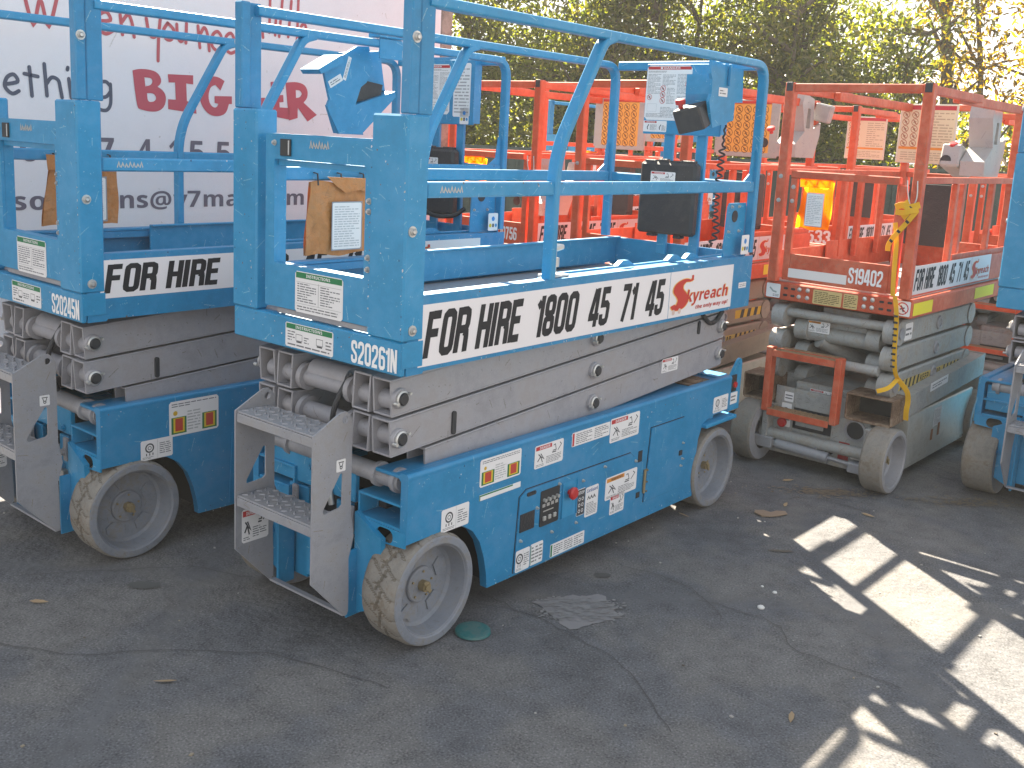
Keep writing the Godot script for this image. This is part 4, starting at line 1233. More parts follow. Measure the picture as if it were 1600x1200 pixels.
# ------------------------------------------------------------------ the orange lifts (origin: middle of the near end, on the ground)
func orange_lift(label: String, at: Vector3, yaw: float, o: Dictionary) -> Node3D:
	var L := thing("scissor_lift", label, "scissor lift", at, yaw, "orange scissor lifts parked in the yard")
	var det: int = o.det
	var st: Material = M.tan if o.get("tan", false) else M.dirty
	var body: Material = M.tan if o.get("tan", false) else M.dirty
	var k: float = o.get("rail_k", 1.0)
	var om: Material = M.orange_worn if det == 2 else M.orange
	var ln := 1.58
	var yy := func(y: float) -> float: return .945 + (y - .945) * k
	var b: B
	# --- chassis
	b = B.new()
	b.bx(.0, 1.22, .06, .33, -.25, .25, .006); b.bx(-.012, .0, .055, .312, -.30, -.15); b.bx(-.012, .0, .312, .41, -.255, -.15); b.bx(-.012, .0, .055, .312, .06, .26); b.bx(-.012, .0, .312, .41, .06, .128); b.bx(-.012, .0, .055, .20, -.149, .059); b.bx(-.012, .0, .31, .41, -.149, .059)
	b.bx(.02, .30, .331, .445, -.17, .13, .01); b.bx(.3, 1.2, .331, .40, -.12, .12)
	var ch := part(L, "chassis", b, body)
	b = B.new(); b.bx(-.008, -.003, .201, .309, -.148, .058, .0)
	var rc := part(ch, "recess", b, M.black)
	b = B.new(); b.bx(-.016, -.009, .22, .24, -.13, .02, .001); b.bx(-.016, -.009, .24, .28, -.13, -.10, .001)
	part(rc, "handle", b, body)
	b = B.new()
	b.lathe(Vector3(-.0125, .262, .186), -X, [Vector2(.055, 0), Vector2(.055, .010), Vector2(.046, .012), Vector2(.044, .002)], 24)
	part(ch, "horn_ring", b, M.pale)
	b = B.new(); b.cyl(Vector3(-.0125, .262, .186), Vector3(-.017, .262, .186), .043, 20); b.cut(); b.cyl(Vector3(-.0125, .135, .064), Vector3(-.0145, .135, .064), .026, 14); b.cut(); b.cyl(Vector3(-.0125, .17, -.24), Vector3(-.0145, .17, -.24), .014, 12)
	part(ch, "hole", b, M.dark)
	if det >= 2:
		sticker(ch, "switch_plate", "plate", Vector3(-.0125, .20, -.215), Z, Y, .055, .125)
		b = B.new(); b.cyl(Vector3(-.014, .285, -.19), Vector3(-.024, .285, -.19), .018, 12)
		part(ch, "key_switch", b, M.black)
		b = B.new(); b.lathe(Vector3(-.014, .225, -.195), -X, [Vector2(.010, 0), Vector2(.010, .014), Vector2(.024, .016), Vector2(.025, .028), Vector2(.018, .034), Vector2(0, .035)], 16)
		part(ch, "stop_button", b, M.red)
		sticker(ch, "caution_sticker", "text_red", Vector3(-.0125, .10, -.20), Z, Y, .145, .07)
		sticker(ch, "white_sticker", "plate", Vector3(-.0125, .115, .175), Z, Y, .06, .06)
		b = B.new(); b.col = Color(.33, .03, .03); b.rect(.11, .10, .055, .03, Vector3(-.0135, 0, 0), Z, Y); b.rect(.11, .145, .055, .045, Vector3(-.0135, 0, 0), Z, Y)
		part(ch, "red_sticker", b, M.print)
		sticker(ch, "hood_sticker", "danger_wide", Vector3(.018, .370, -.085), Z, Y, .125, .05)
		sticker(ch, "white_sticker", "plate", Vector3(-.0125, .335, -.205), Z, Y, .05, .05)
	# side beams, fork pockets
	for s in [1.0, -1.0]:
		b = B.new()
		b.prism(PackedVector2Array([Vector2(.12, .352), Vector2(.12, .458), Vector2(1.25, .525), Vector2(1.26, .50), Vector2(1.26, .405)]), Vector3(0, 0, .16 if s > 0 else -.385), X, Y, .225)
		var bm := part(L, "side_beam", b, M.dirty if not o.get("tan", false) else M.tan)
		b = B.new()
		hollow(b, Vector3(-.045, .388, s * (.25 if s > 0 else .345)), Vector3(.119, .392, s * (.25 if s > 0 else .345)), .235 if s > 0 else .165, .130, .008)
		b.bx(-.046, -.010, .318, .326, s * (.14 if s > 0 else .27), s * (.36 if s > 0 else .42), .003)
		part(bm, "fork_pocket", b, M.rust)
		b = B.new(); b.bx(.110, .118, .334, .444, s * (.145 if s > 0 else .275), s * (.355 if s > 0 else .415), 0.0)
		part(bm, "pocket_back", b, M.dark)
		b = B.new()
		b.bx(.17, 1.17, .075, .345, s * .255, s * .372, .006); b.bx(.15, 1.19, .055, .074, s * .25, s * .365); b.bx(.168, .176, .075, .345, s * .3725, s * .376)
		var td := part(L, "tray_door", b, M.galv)
		if det >= 2 and s > 0:
			sticker(bm, "faded_sticker", "plate", Vector3(.40, .435, .3855), Vector3(1, .059, 0).normalized(), Vector3(-.059, 1, 0).normalized(), .26, .045)
			sticker(td, "faded_sticker", "paper", Vector3(.55, .22, .3725), X, Y, .11, .10)
			b = B.new(); b.col = Color(.3, .12, .05); b.rect(.53, .15, .035, .06, Vector3(0, 0, .374), X, Y); b.rect(.63, .16, .035, .07, Vector3(0, 0, .374), X, Y)
			part(td, "rust_mark", b, M.matte)
			b = B.new(); b.bx(1.262, 1.275, .06, .53, .18, .385, .004)
			part(L, "end_plate", b, M.galv)
	# steering gear
	b = B.new()
	b.cyl(Vector3(-.06, .115, -.20), Vector3(-.06, .105, .08), .026, 14); b.cyl(Vector3(-.06, .105, .08), Vector3(-.06, .10, .19), .010, 10)
	b.cut(); b.bx(-.085, -.02, .085, .145, -.33, -.22, .005); b.cut(); b.bx(-.085, -.02, .065, .115, .19, .29, .005); b.cyl(Vector3(-.06, .10, .19), Vector3(-.06, .10, .22), .018, 8); b.cut(); b.bx(-.07, -.05, .10, .13, -.225, -.195)
	b.cut(); b.sweep(smooth3([Vector3(-.03, .16, .07), Vector3(-.06, .15, .02), Vector3(-.05, .11, .0)]), .014, .014, .007, Z, 2)
	part(L, "steering_cylinder", b, M.pale)
	for q in [[-.04, 1.0], [1.24, 1.0], [-.04, -1.0], [1.24, -1.0]]:
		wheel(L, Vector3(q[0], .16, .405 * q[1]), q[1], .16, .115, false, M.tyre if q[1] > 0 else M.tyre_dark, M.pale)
	b = B.new()
	b.cyl(Vector3(-.04, .16, -.30), Vector3(-.04, .16, .30), .03, 12)
	for s in [1.0, -1.0]:
		b.cut(); b.bx(-.08, .0, .09, .30, s * .255, s * .285)
	part(L, "front_axle", b, body)
	# --- ladder
	b = B.new()
	for z in [-.270, .098]:
		b.cut(); b.bx(-.105, -.050, .285, .620, z - .017, z + .017, .003)
	for y in [.600, .292]:
		b.cut(); b.bx(-.108, -.103, y - .025, y + .008, -.252, .080, .002)
	b.cut(); b.bx(-.050, -.044, .60, .612, -.252, .08)
	var ld := part(L, "ladder", b, om)
	for y in [.604, .296]:
		b = B.new()
		for q in 11:
			for s in [1.0, -1.0]:
				var zc := -.252 + .0302 * (q + .5)
				
				for xx in [-.102, -.066, -.030]: b.bar(Vector3(xx, y, zc - s * .015), Vector3(xx + .035, y, zc + s * .015), .004, .006, Y, 0.0)
		for q in 4: b.bx(-.1025 + q * .0355, -.0985 + q * .0355, y - .0025, y + .0065, -.252, .080, .0)
		part(ld, "step", b, M.mesh_step)
	# --- scissor arms
	for s in [1.0, -1.0]:
		for j in 3:
			var y: float = .768 - j * .132
			b = B.new()
			b.bx(.05, 1.12, y - .058, y + .058, s * .270, s * .320, .008)
			b.cyl(Vector3(.05, y, s * .258), Vector3(.05, y, s * .328), .060, 20); b.cyl(Vector3(1.12, y, s * .262), Vector3(1.12, y, s * .326), .058, 20)
			var arm := part(L, "outer_arm", b, st)
			b = B.new()
			b.lathe(Vector3(.60, y, s * .321), Z * s, [Vector2(.036, 0), Vector2(.034, .008), Vector2(.022, .010), Vector2(.02, .003), Vector2(0, .003)], 18)
			b.lathe(Vector3(.05, y, s * .329), Z * s, [Vector2(.03, 0), Vector2(.03, .006), Vector2(0, .006)], 16)
			part(arm, "pivot_pin", b, M.pale)
			b = B.new()
			var x0 := .11 + .03 * j
			b.bx(x0, 1.06, y - .12, y - .004, s * .165, s * .215, .006); b.cyl(Vector3(x0, y - .062, s * .155), Vector3(x0, y - .062, s * .225), .058, 18)
			part(L, "inner_arm", b, st)
			if det >= 1 and s > 0 and j == 2:
				b = B.new(); b.col = Color(.55, .42, .12)
				b.rect(.08, y - .035, .94, .05, Vector3(0, 0, .3206), X, Y)
				b.col = Color(.03, .03, .03)
				for q in 17:
					if q in [6, 7, 8, 9, 10, 11]: continue
					b.prism(PackedVector2Array([Vector2(.09 + q * .055, y - .035), Vector2(.115 + q * .055, y - .035), Vector2(.13 + q * .055, y + .015), Vector2(.105 + q * .055, y + .015)]), Vector3(0, 0, .3212), X, Y, .0)
				b.txt("KEEP CLEAR", Vector3(.42, y - .028, .3212), X, Y, .30, .036)
				part(arm, "hazard_tape", b, M.print)
			if det >= 1 and s > 0 and j == 1 and o.get("tan", false):
				b = B.new(); b.col = Color(.60, .42, .03)
				b.rect(.74, y - .025, .34, .05, Vector3(0, 0, .3206), X, Y)
				b.col = Color(.03, .03, .03)
				for q in 4: b.prism(PackedVector2Array([Vector2(.80 + q * .085, y - .025), Vector2(.84 + q * .085, y - .025), Vector2(.855 + q * .085, y + .025), Vector2(.815 + q * .085, y + .025)]), Vector3(0, 0, .3212), X, Y, .0)
				part(arm, "hazard_tape", b, M.print)
			if det >= 2 and s > 0 and j == 0:
				sticker(arm, "faded_sticker", "plate", Vector3(.12, y - .045, .3205), X, Y, .10, .085)
			if det >= 1 and s > 0 and j == 0 and o.get("tan", false): sticker(arm, "warning_sticker", "nofire", Vector3(.80, y - .045, .3205), X, Y, .085, .085)
	b = B.new()
	b.cyl(Vector3(.05, .79, -.26), Vector3(.05, .79, .26), .024, 14); b.cut(); b.cyl(Vector3(.0, .575, -.27), Vector3(.0, .575, .26), .024, 14)
	b.cut(); b.cyl(Vector3(.12, .69, -.16), Vector3(.12, .69, .16), .042, 16); b.cut(); b.cyl(Vector3(.10, .66, -.10), Vector3(.30, .55, .05), .040, 14); b.cut(); b.bx(.11, .14, .70, .83, -.10, .14)
	b.cut(); b.bx(.5, .7, .52, .82, -.15, .15)
	part(L, "cross_tube", b, st)
	if det >= 2: sticker(L, "warning_sticker", "warning", Vector3(.075, .70, -.16), Z, Y, .12, .06)
	# --- platform
	b = B.new()
	b.bx(.0, ln, .852, .942, -.384, .384, .006)
	var pf := part(L, "platform_frame", b, om)
	if det >= 1:
		b = B.new()
		for q in [-.265, -.225, .235, .275]:
			for y in [.88, .915]:
				b.cut(); b.prism(rr(q - .012, y - .006, q + .012, y + .006, .005, 2), Vector3(-.0005, 0, 0), Z, Y, .0006)
		part(pf, "slot", b, M.dark)
		b = B.new()
		for q in [-.19, -.145, .15, .19]:
			for y in [.88, .918]:
				b.cut(); b.lathe(Vector3(-.0005, y, q), -X, [Vector2(.012, 0), Vector2(.010, .005), Vector2(.004, .008), Vector2(0, .008)], 10)
		part(pf, "bolt", b, M.zinc)
		sticker(pf, "fall_sticker", "arrow", Vector3(-.001, .860, -.372), Z, Y, .078, .072)
		sticker(pf, "data_plate", "gold", Vector3(-.001, .858, -.115), Z, Y, .150, .072)
		sticker(pf, "data_plate", "gold", Vector3(-.001, .858, .045), Z, Y, .072, .072)
		sticker(pf, "warning_sticker", "nofire", Vector3(-.001, .862, .300), Z, Y, .075, .072)
		b = B.new(); b.col = Color(.72, .62, .02)
		b.rect(.01, .866, .26, .060, Vector3(0, 0, .3852), X, Y); b.rect(.92, .872, .33, .060, Vector3(0, 0, .3852), X, Y)
		part(pf, "reflector", b, M.print)
	b = B.new(); b.bx(.03, ln - .02, .943, .952, -.352, .352, .001)
	part(L, "deck", b, M.galv)
	for s in [1.0, -1.0]:
		b = B.new(); b.bx(.02, ln, .953, 1.098, s * .355, s * .3605, .002); b.cut(); b.bx(.60, ln + .01, .96, 1.125, s * .335, s * .342, .002)
		part(L, "side_skirt", b, om)
		b = B.new()
		b.bx(-.022, .026, .943, yy.call(1.942), s * .318 , s * .366, .004)
		var cp := part(L, "corner_post", b, om)
		b = B.new(); b.bx(-.024, .028, yy.call(1.900), yy.call(1.944), s * .325, s * .359, .002)
		part(cp, "end_cap", b, M.black)
		b = B.new()
		b.bx(.027, .72, yy.call(1.893), yy.call(1.934), s * .327, s * .360, .004); b.cut(); b.bx(.47, ln, yy.call(1.880), yy.call(1.926), s * .290, s * .326, .004)
		part(L, "top_rail", b, om)
		b = B.new(); b.bx(.027, ln, yy.call(1.487), yy.call(1.518), s * .326, s * .358, .004)
		part(L, "mid_rail", b, om)
		b = B.new()
		b.bx(ln - .04, ln + .005, .953, yy.call(1.926), s * .291 , s * .334, .004)
		var mp: float = .0 if s > 0 else .25
		b.cut(); b.bx(.50 + mp, .54 + mp, 1.03, yy.call(1.486), s * .327, s * .357, .004); b.cut(); b.bx(.72 + mp * .7, .76 + mp * .7, 1.03, yy.call(1.486), s * .292, s * .322, .004); b.cut(); b.bx(1.22, 1.26, 1.03, yy.call(1.486), s * .292, s * .322, .004)
		part(L, "rail_post", b, om)
	b = B.new()
	b.bx(-.018, .018, yy.call(1.897), yy.call(1.938), -.317, .317, .004)
	b.cut(); b.bx(ln - .03, ln, yy.call(1.89), yy.call(1.926), -.29, .29, .004); b.cut(); b.bx(ln - .03, ln, yy.call(1.487), yy.call(1.518), -.29, .29, .004); b.cut(); b.bx(ln - .01, ln + .004, .953, 1.12, -.334, .334, .003)
	part(L, "end_rail", b, om)
	b = B.new()
	b.bx(-.020, .012, 1.475, 1.512, -.290, .262, .004)
	b.bx(-.014, .010, .96, 1.474, -.290, -.254, .003); b.bx(-.014, .010, .96, 1.474, .258, .298, .003)
	b.bx(-.012, .002, .958, 1.095, -.253, .257, .002)
	b.bx(-.002, .02, 1.20, 1.30, .250, .262, .002)
	var gt := part(L, "gate", b, om)
	b = B.new()
	for q in [1.43, 1.36]: bolt(b, Vector3(-.0145, q * k if k == 1.0 else q, -.272), -X, .008)
	for q in [1.36, 1.48]: bolt(b, Vector3(-.0225, q, -.342), -X, .008)
	part(gt, "bolt", b, M.zinc)
	b = B.new(); b.col = Color(.70, .64, .62)
	if det >= 1: b.rect(-.272, .975, .325, .046, Vector3(-.0128, 0, 0), Z, Y)
	b.col = Color(.74, .72, .72)
	if o.get("big", false): block(b, o.serial, Vector3(-.0128, .960, -.09), Z, Y, .345, .095, 0.0, .17)
	elif o.serial: block(b, o.serial, Vector3(-.0128, .985, .060), Z, Y, .172, .078, 0.0, .16)
	if b.v.size(): part(gt, "serial_number", b, M.print)
	# chain and spring latch
	b = B.new(); b.sweep(smooth3([Vector3(-.03, 1.50, .30), Vector3(-.035, 1.44, .31), Vector3(-.03, 1.38, .33), Vector3(-.028, 1.42, .35), Vector3(-.028, 1.50, .345)]), .006, .006, .003, X, 2)
	part(gt, "latch_wire", b, M.zinc)
	banner(L, Vector3(.03, .962, .361), X, Y, .84, .138, .335, .138, .12)
	# --- far end: notice panel, manual case, controls
	b = B.new()
	b.bx(ln - .055, ln - .045, yy.call(1.572), yy.call(1.925), -.362, -.02, .003)
	if o.panel == "icons": b.bx(ln - .07, ln - .056, yy.call(1.555), yy.call(1.925), -.34, .10, .004)
	var np := part(L, "notice_panel", b, M.ctrl if o.panel == "icons" else M.cream)
	b = B.new()
	var po := Vector3(ln - .0555, yy.call(1.575), -.355 if o.panel != "icons" else -.30)
	var pw := .32; var ph: float = .34 * k
	if o.panel == "icons":
		po.x = ln - .0706
		b.col = Color(.66, .34, .06); b.rect(.02, .01, pw, ph * .92, po, Z, Y)
		b.col = Color(.45, .03, .02); b.rect(.02, ph * .935, pw, ph * .065, po, Z, Y)
		for i in 5:
			for j in 6: ban_ring(b, .048 + i * .062, ph * .09 + j * ph * .15, .026, po - X * .0006, Z, Y, Color(.16, .07, .02), Color(.16, .07, .02))
	else:
		b.col = Color(.62, .52, .36); b.rect(.004, .004, pw, ph, po, Z, Y)
		b.col = Color(.42, .03, .05); b.rect(.004, ph * .93, pw, ph * .075, po - X * .0005, Z, Y)
		b.col = Color(.62, .22, .03); b.rect(.004, ph * .235, pw, ph * .045, po - X * .0005, Z, Y)
		for i in 2:
			for j in 5: ban_ring(b, .032 + i * .055, ph * .34 + j * ph * .125, .021, po - X * .0006, Z, Y, Color(.35, .10, .06), Color(.2, .1, .06))
		lines(b, .17, ph * .30, .145, ph * .6, 12, po - X * .0006, Z, Y, Color(.40, .31, .22)); lines(b, .02, ph * .04, .28, ph * .16, 4, po - X * .0006, Z, Y, Color(.40, .31, .22))
	part(np, "notice_print", b, M.matte)
	b = B.new()
	b.prism(rr(-.235, 1.085, .03, 1.452, .018), Vector3(ln - .05, 0, 0), Z, Y, .07)
	part(L, "manual_box", b, M.black)
	if o.has("ctrl"):
		var cq: Vector3 = o.ctrl
		b = B.new()
		b.prism(PackedVector2Array([Vector2(1.18, 1.52), Vector2(1.44, 1.52), Vector2(1.50, 1.66), Vector2(1.50, 1.74), Vector2(1.40, 1.70), Vector2(1.38, 1.88), Vector2(1.24, 1.91), Vector2(1.22, 1.84), Vector2(1.28, 1.68), Vector2(1.17, 1.60)]), cq + Vector3(0, 0, .14), X, Y, .13, [PackedVector2Array([Vector2(1.29, 1.70), Vector2(1.35, 1.70), Vector2(1.34, 1.82), Vector2(1.30, 1.82)])])
		if o.get("console", true): b.box(cq + Vector3(1.30, 1.60, .08), Vector3(.26, .13, .11), .01, Basis(Z, -.25))
		else: b.box(cq + Vector3(1.46, 1.80, .30), Vector3(.06, .11, .11), .008, Basis(X, .2))
		var cb := part(L, "control_box", b, M.ctrl)
		b = B.new()
		b.lathe(cq + Vector3(1.22, 1.66, .08), Vector3(-.4, .9, 0).normalized(), [Vector2(.012, 0), Vector2(.012, .02), Vector2(.026, .022), Vector2(.027, .036), Vector2(.02, .042), Vector2(0, .043)], 16)
		part(cb, "stop_button", b, M.red)
		b = B.new(); b.cyl(cq + Vector3(1.17, 1.60, .06), cq + Vector3(1.165, 1.60, .06), .03, 14)
		part(cb, "vent", b, M.black)
	return L

func _ready() -> void:
	# --- camera
	var cam := Camera3D.new(); cam.name = "camera"
	add_child(cam)
	var H := 1.604; var pitch := 0.1879; var roll := 0.0515
	cam.position = Vector3(0, H, 0)
	cam.basis = Basis(X, -pitch) * Basis(Z, roll)
	# the lens of the photograph is centred a little above the middle of the frame
	var near := 0.05
	var px := near / 1600.386
	cam.projection = Camera3D.PROJECTION_FRUSTUM
	cam.near = near; cam.far = 400.0
	cam.size = 1200.0 * px
	cam.frustum_offset = Vector2(0.0, -81.0 * px)
	cam.current = true
	# --- sky, sun, exposure
	var we := WorldEnvironment.new(); we.name = "world_environment"
	var env := Environment.new()
	env.background_mode = Environment.BG_SKY
	var sk := ProceduralSkyMaterial.new()
	sk.sky_top_color = Color(0.67, 0.71, 0.76); sk.sky_horizon_color = Color(0.98, 0.97, 0.95); sk.sky_curve = 0.20
	sk.ground_bottom_color = Color(0.25, 0.24, 0.23); sk.ground_horizon_color = Color(0.80, 0.84, 0.88)
	sk.sun_angle_max = 1.0
	sk.energy_multiplier = 0.33
	var sky := Sky.new(); sky.sky_material = sk
	env.sky = sky
	env.tonemap_mode = Environment.TONE_MAPPER_LINEAR
	env.tonemap_exposure = 6.5
	env.fog_enabled = true; env.fog_density = 0.0022; env.fog_light_color = Color(0.93, 0.93, 0.92)
	env.sdfgi_enabled = true; env.ssao_enabled = true; env.ssil_enabled = true
	we.environment = env
	add_child(we)
	var sun := DirectionalLight3D.new(); sun.name = "sun"
	var el := deg_to_rad(38.4)
	var dir := Vector3(0.247 * cos(el), -sin(el), 0.969 * cos(el))
	add_child(sun)
	sun.basis = Basis.looking_at(dir, Y)
	sun.light_color = Color(1.0, 0.95, 0.86); sun.light_energy = 1.6; sun.light_angular_distance = 0.5; sun.shadow_enabled = true
	make_materials()
	make_ground()
	make_fence()
	make_trees()
	make_sign()
	# --- the lifts
	var yl := 0.8896
	rng.seed = 4
	blue_lift("large blue scissor lift in front with long white hire banner, serial S20261N", Vector3(0.0675, 0, -3.9868), yl, {"det": 2, "serial": "S20261N", "ctrl": "far", "bars": -.705})
	blue_lift("blue scissor lift left of the large one, in front of the white sign, serial S20245N", Vector3(-1.0645, 0, -4.5238), 0.8724, {"det": 1, "serial": "S20245N", "ctrl": "mid", "bars": -.765})
	blue_lift("blue scissor lift cut off by the right edge of the photo, one bare tyre showing", Vector3(3.22, 0, -5.38), .87, {"det": 0, "serial": "", "ctrl": "", "bars": -.585, "dx": .25})
	blue_lift("distant blue scissor lift half hidden behind the orange ones by the green fence", Vector3(1.25, 0, -11.0), .87, {"det": 0, "serial": "", "ctrl": "", "bars": -.585})
	orange_lift("orange scissor lift with yellow strap over its gate corner, serial S19402", Vector3(1.593, 0, -5.045), .863, {"det": 2, "serial": "S19402", "panel": "cream", "ctrl": Vector3.ZERO})
	orange_lift("orange scissor lift with dusty tan arms, between the large blue and the S19402 lift", Vector3(.595, 0, -5.645), .87, {"det": 1, "serial": "", "panel": "icons", "tan": true, "ctrl": Vector3(.08, .05, .08), "console": false})
	orange_lift("orange scissor lift with number ending 9756 seen through the large blue lift's rails", Vector3(-.171, 0, -6.42), .87, {"det": 1, "serial": "S19756", "panel": "icons", "ctrl": Vector3(-.85, -.40, -.12), "console": false})
	orange_lift("taller orange scissor lift in the back row behind the one numbered 9756", Vector3(.43, 0, -8.35), .87, {"det": 0, "serial": "", "panel": "icons", "rail_k": 1.12})
	orange_lift("orange scissor lift in the back row with number ending 533", Vector3(2.073, 0, -7.583), .87, {"det": 1, "serial": "S19533", "panel": "cream", "big": true})
	orange_lift("orange scissor lift in the back row at the right, mostly behind the S19402 lift", Vector3(3.50, 0, -7.20), .87, {"det": 1, "serial": "", "panel": "cream", "ctrl": Vector3.ZERO})
	# --- pouches
	pouch("faded orange document pouch seen through the gate of the large blue lift", Vector3(0.0675, 0, -3.9868), yl, -.825, -.545, 1.158, 1.415, X, Z, Vector3(0, 0, -.365), M.pouch, true)
	pouch("plain orange document pouch hanging in the left blue lift, partly behind its corner post", Vector3(-1.0645, 0, -4.5238), .8724, -.850, -.545, 1.158, 1.415, X, Z, Vector3(0, 0, -.365), M.pouch, false)
	pouch("bright yellow document pouch on the gate of the S19402 orange lift", Vector3(1.593, 0, -5.045), .863, -.245, -.082, 1.225, 1.46, Z, -X, Vector3(.03, 0, 0), M.pouch_bright, false)
	pouch("orange document pouch on the gate of the orange lift numbered 9756", Vector3(-.171, 0, -6.42), .87, -.245, -.082, 1.225, 1.46, Z, -X, Vector3(.03, 0, 0), M.pouch_bright, false)
	pouch("yellow document pouch in the back row taller orange lift, left of the black manual box", Vector3(.43, 0, -8.35), .87, .10, .29, 1.22, 1.50, Z, -X, Vector3(.03, 0, 0), M.pouch_bright, false)
	make_strap()
	make_litter()

# ------------------------------------------------------------------ yellow ratchet strap on the S19402 lift
func make_strap() -> void:
	var t := thing("ratchet_strap", "yellow ratchet strap knotted round the corner post of the S19402 orange lift", "strap", Vector3(1.593, 0, -5.045), .863)
	var band := func(b: B, pts: Array, w: float) -> void:
		var p := smooth3(pts)
		b.sweep(p, w, .003, .001, X, 1)
	var b := B.new()
	band.call(b, [Vector3(-.030, 1.372, .258), Vector3(-.040, 1.385, .29), Vector3(-.044, 1.378, .33), Vector3(-.036, 1.392, .372)], .030)
	band.call(b, [Vector3(-.034, 1.352, .262), Vector3(-.048, 1.350, .30), Vector3(-.050, 1.362, .34), Vector3(-.040, 1.370, .370)], .026)
	band.call(b, [Vector3(-.030, 1.405, .300), Vector3(-.046, 1.380, .318), Vector3(-.050, 1.350, .322), Vector3(-.036, 1.325, .300)], .026)
	band.call(b, [Vector3(-.038, 1.365, .362), Vector3(-.046, 1.335, .345), Vector3(-.042, 1.285, .308), Vector3(-.046, 1.235, .272), Vector3(-.040, 1.195, .250), Vector3(-.036, 1.165, .248)], .024)
	band.call(b, [Vector3(-.022, 1.30, .262), Vector3(-.028, 1.22, .280), Vector3(-.026, 1.13, .284), Vector3(-.034, 1.04, .290), Vector3(-.032, .955, .296)], .022)
	part(t, "upper_band", b, M.strap)
	b = B.new()
	band.call(b, [Vector3(-.028, .955, .305), Vector3(-.02, .88, .318), Vector3(-.018, .80, .326), Vector3(-.03, .70, .335), Vector3(-.02, .60, .345), Vector3(.01, .555, .352)], .022)
	band.call(b, [Vector3(.01, .555, .352), Vector3(-.06, .52, .34), Vector3(-.10, .50, .30)], .022)
	band.call(b, [Vector3(.01, .555, .352), Vector3(.03, .50, .395), Vector3(.05, .45, .40), Vector3(.05, .40, .398), Vector3(.06, .35, .397)], .026)
	part(t, "lower_band", b, M.strap)
	b = B.new()
	for k in 9:
		b.cut(); b.box(Vector3(-.026 - .0018 * k, .86 - .03 * k, .320 + .0022 * k), Vector3(.004, .010, .021), .001)
	for q in [[1.31, .327], [1.262, .292], [1.375, .335], [1.215, .262]]:
		b.cut(); b.box(Vector3(-.0475, q[0], q[1]), Vector3(.003, .012, .018), .001, Basis(X, .6))
	part(t, "black_marking", b, M.rubber)

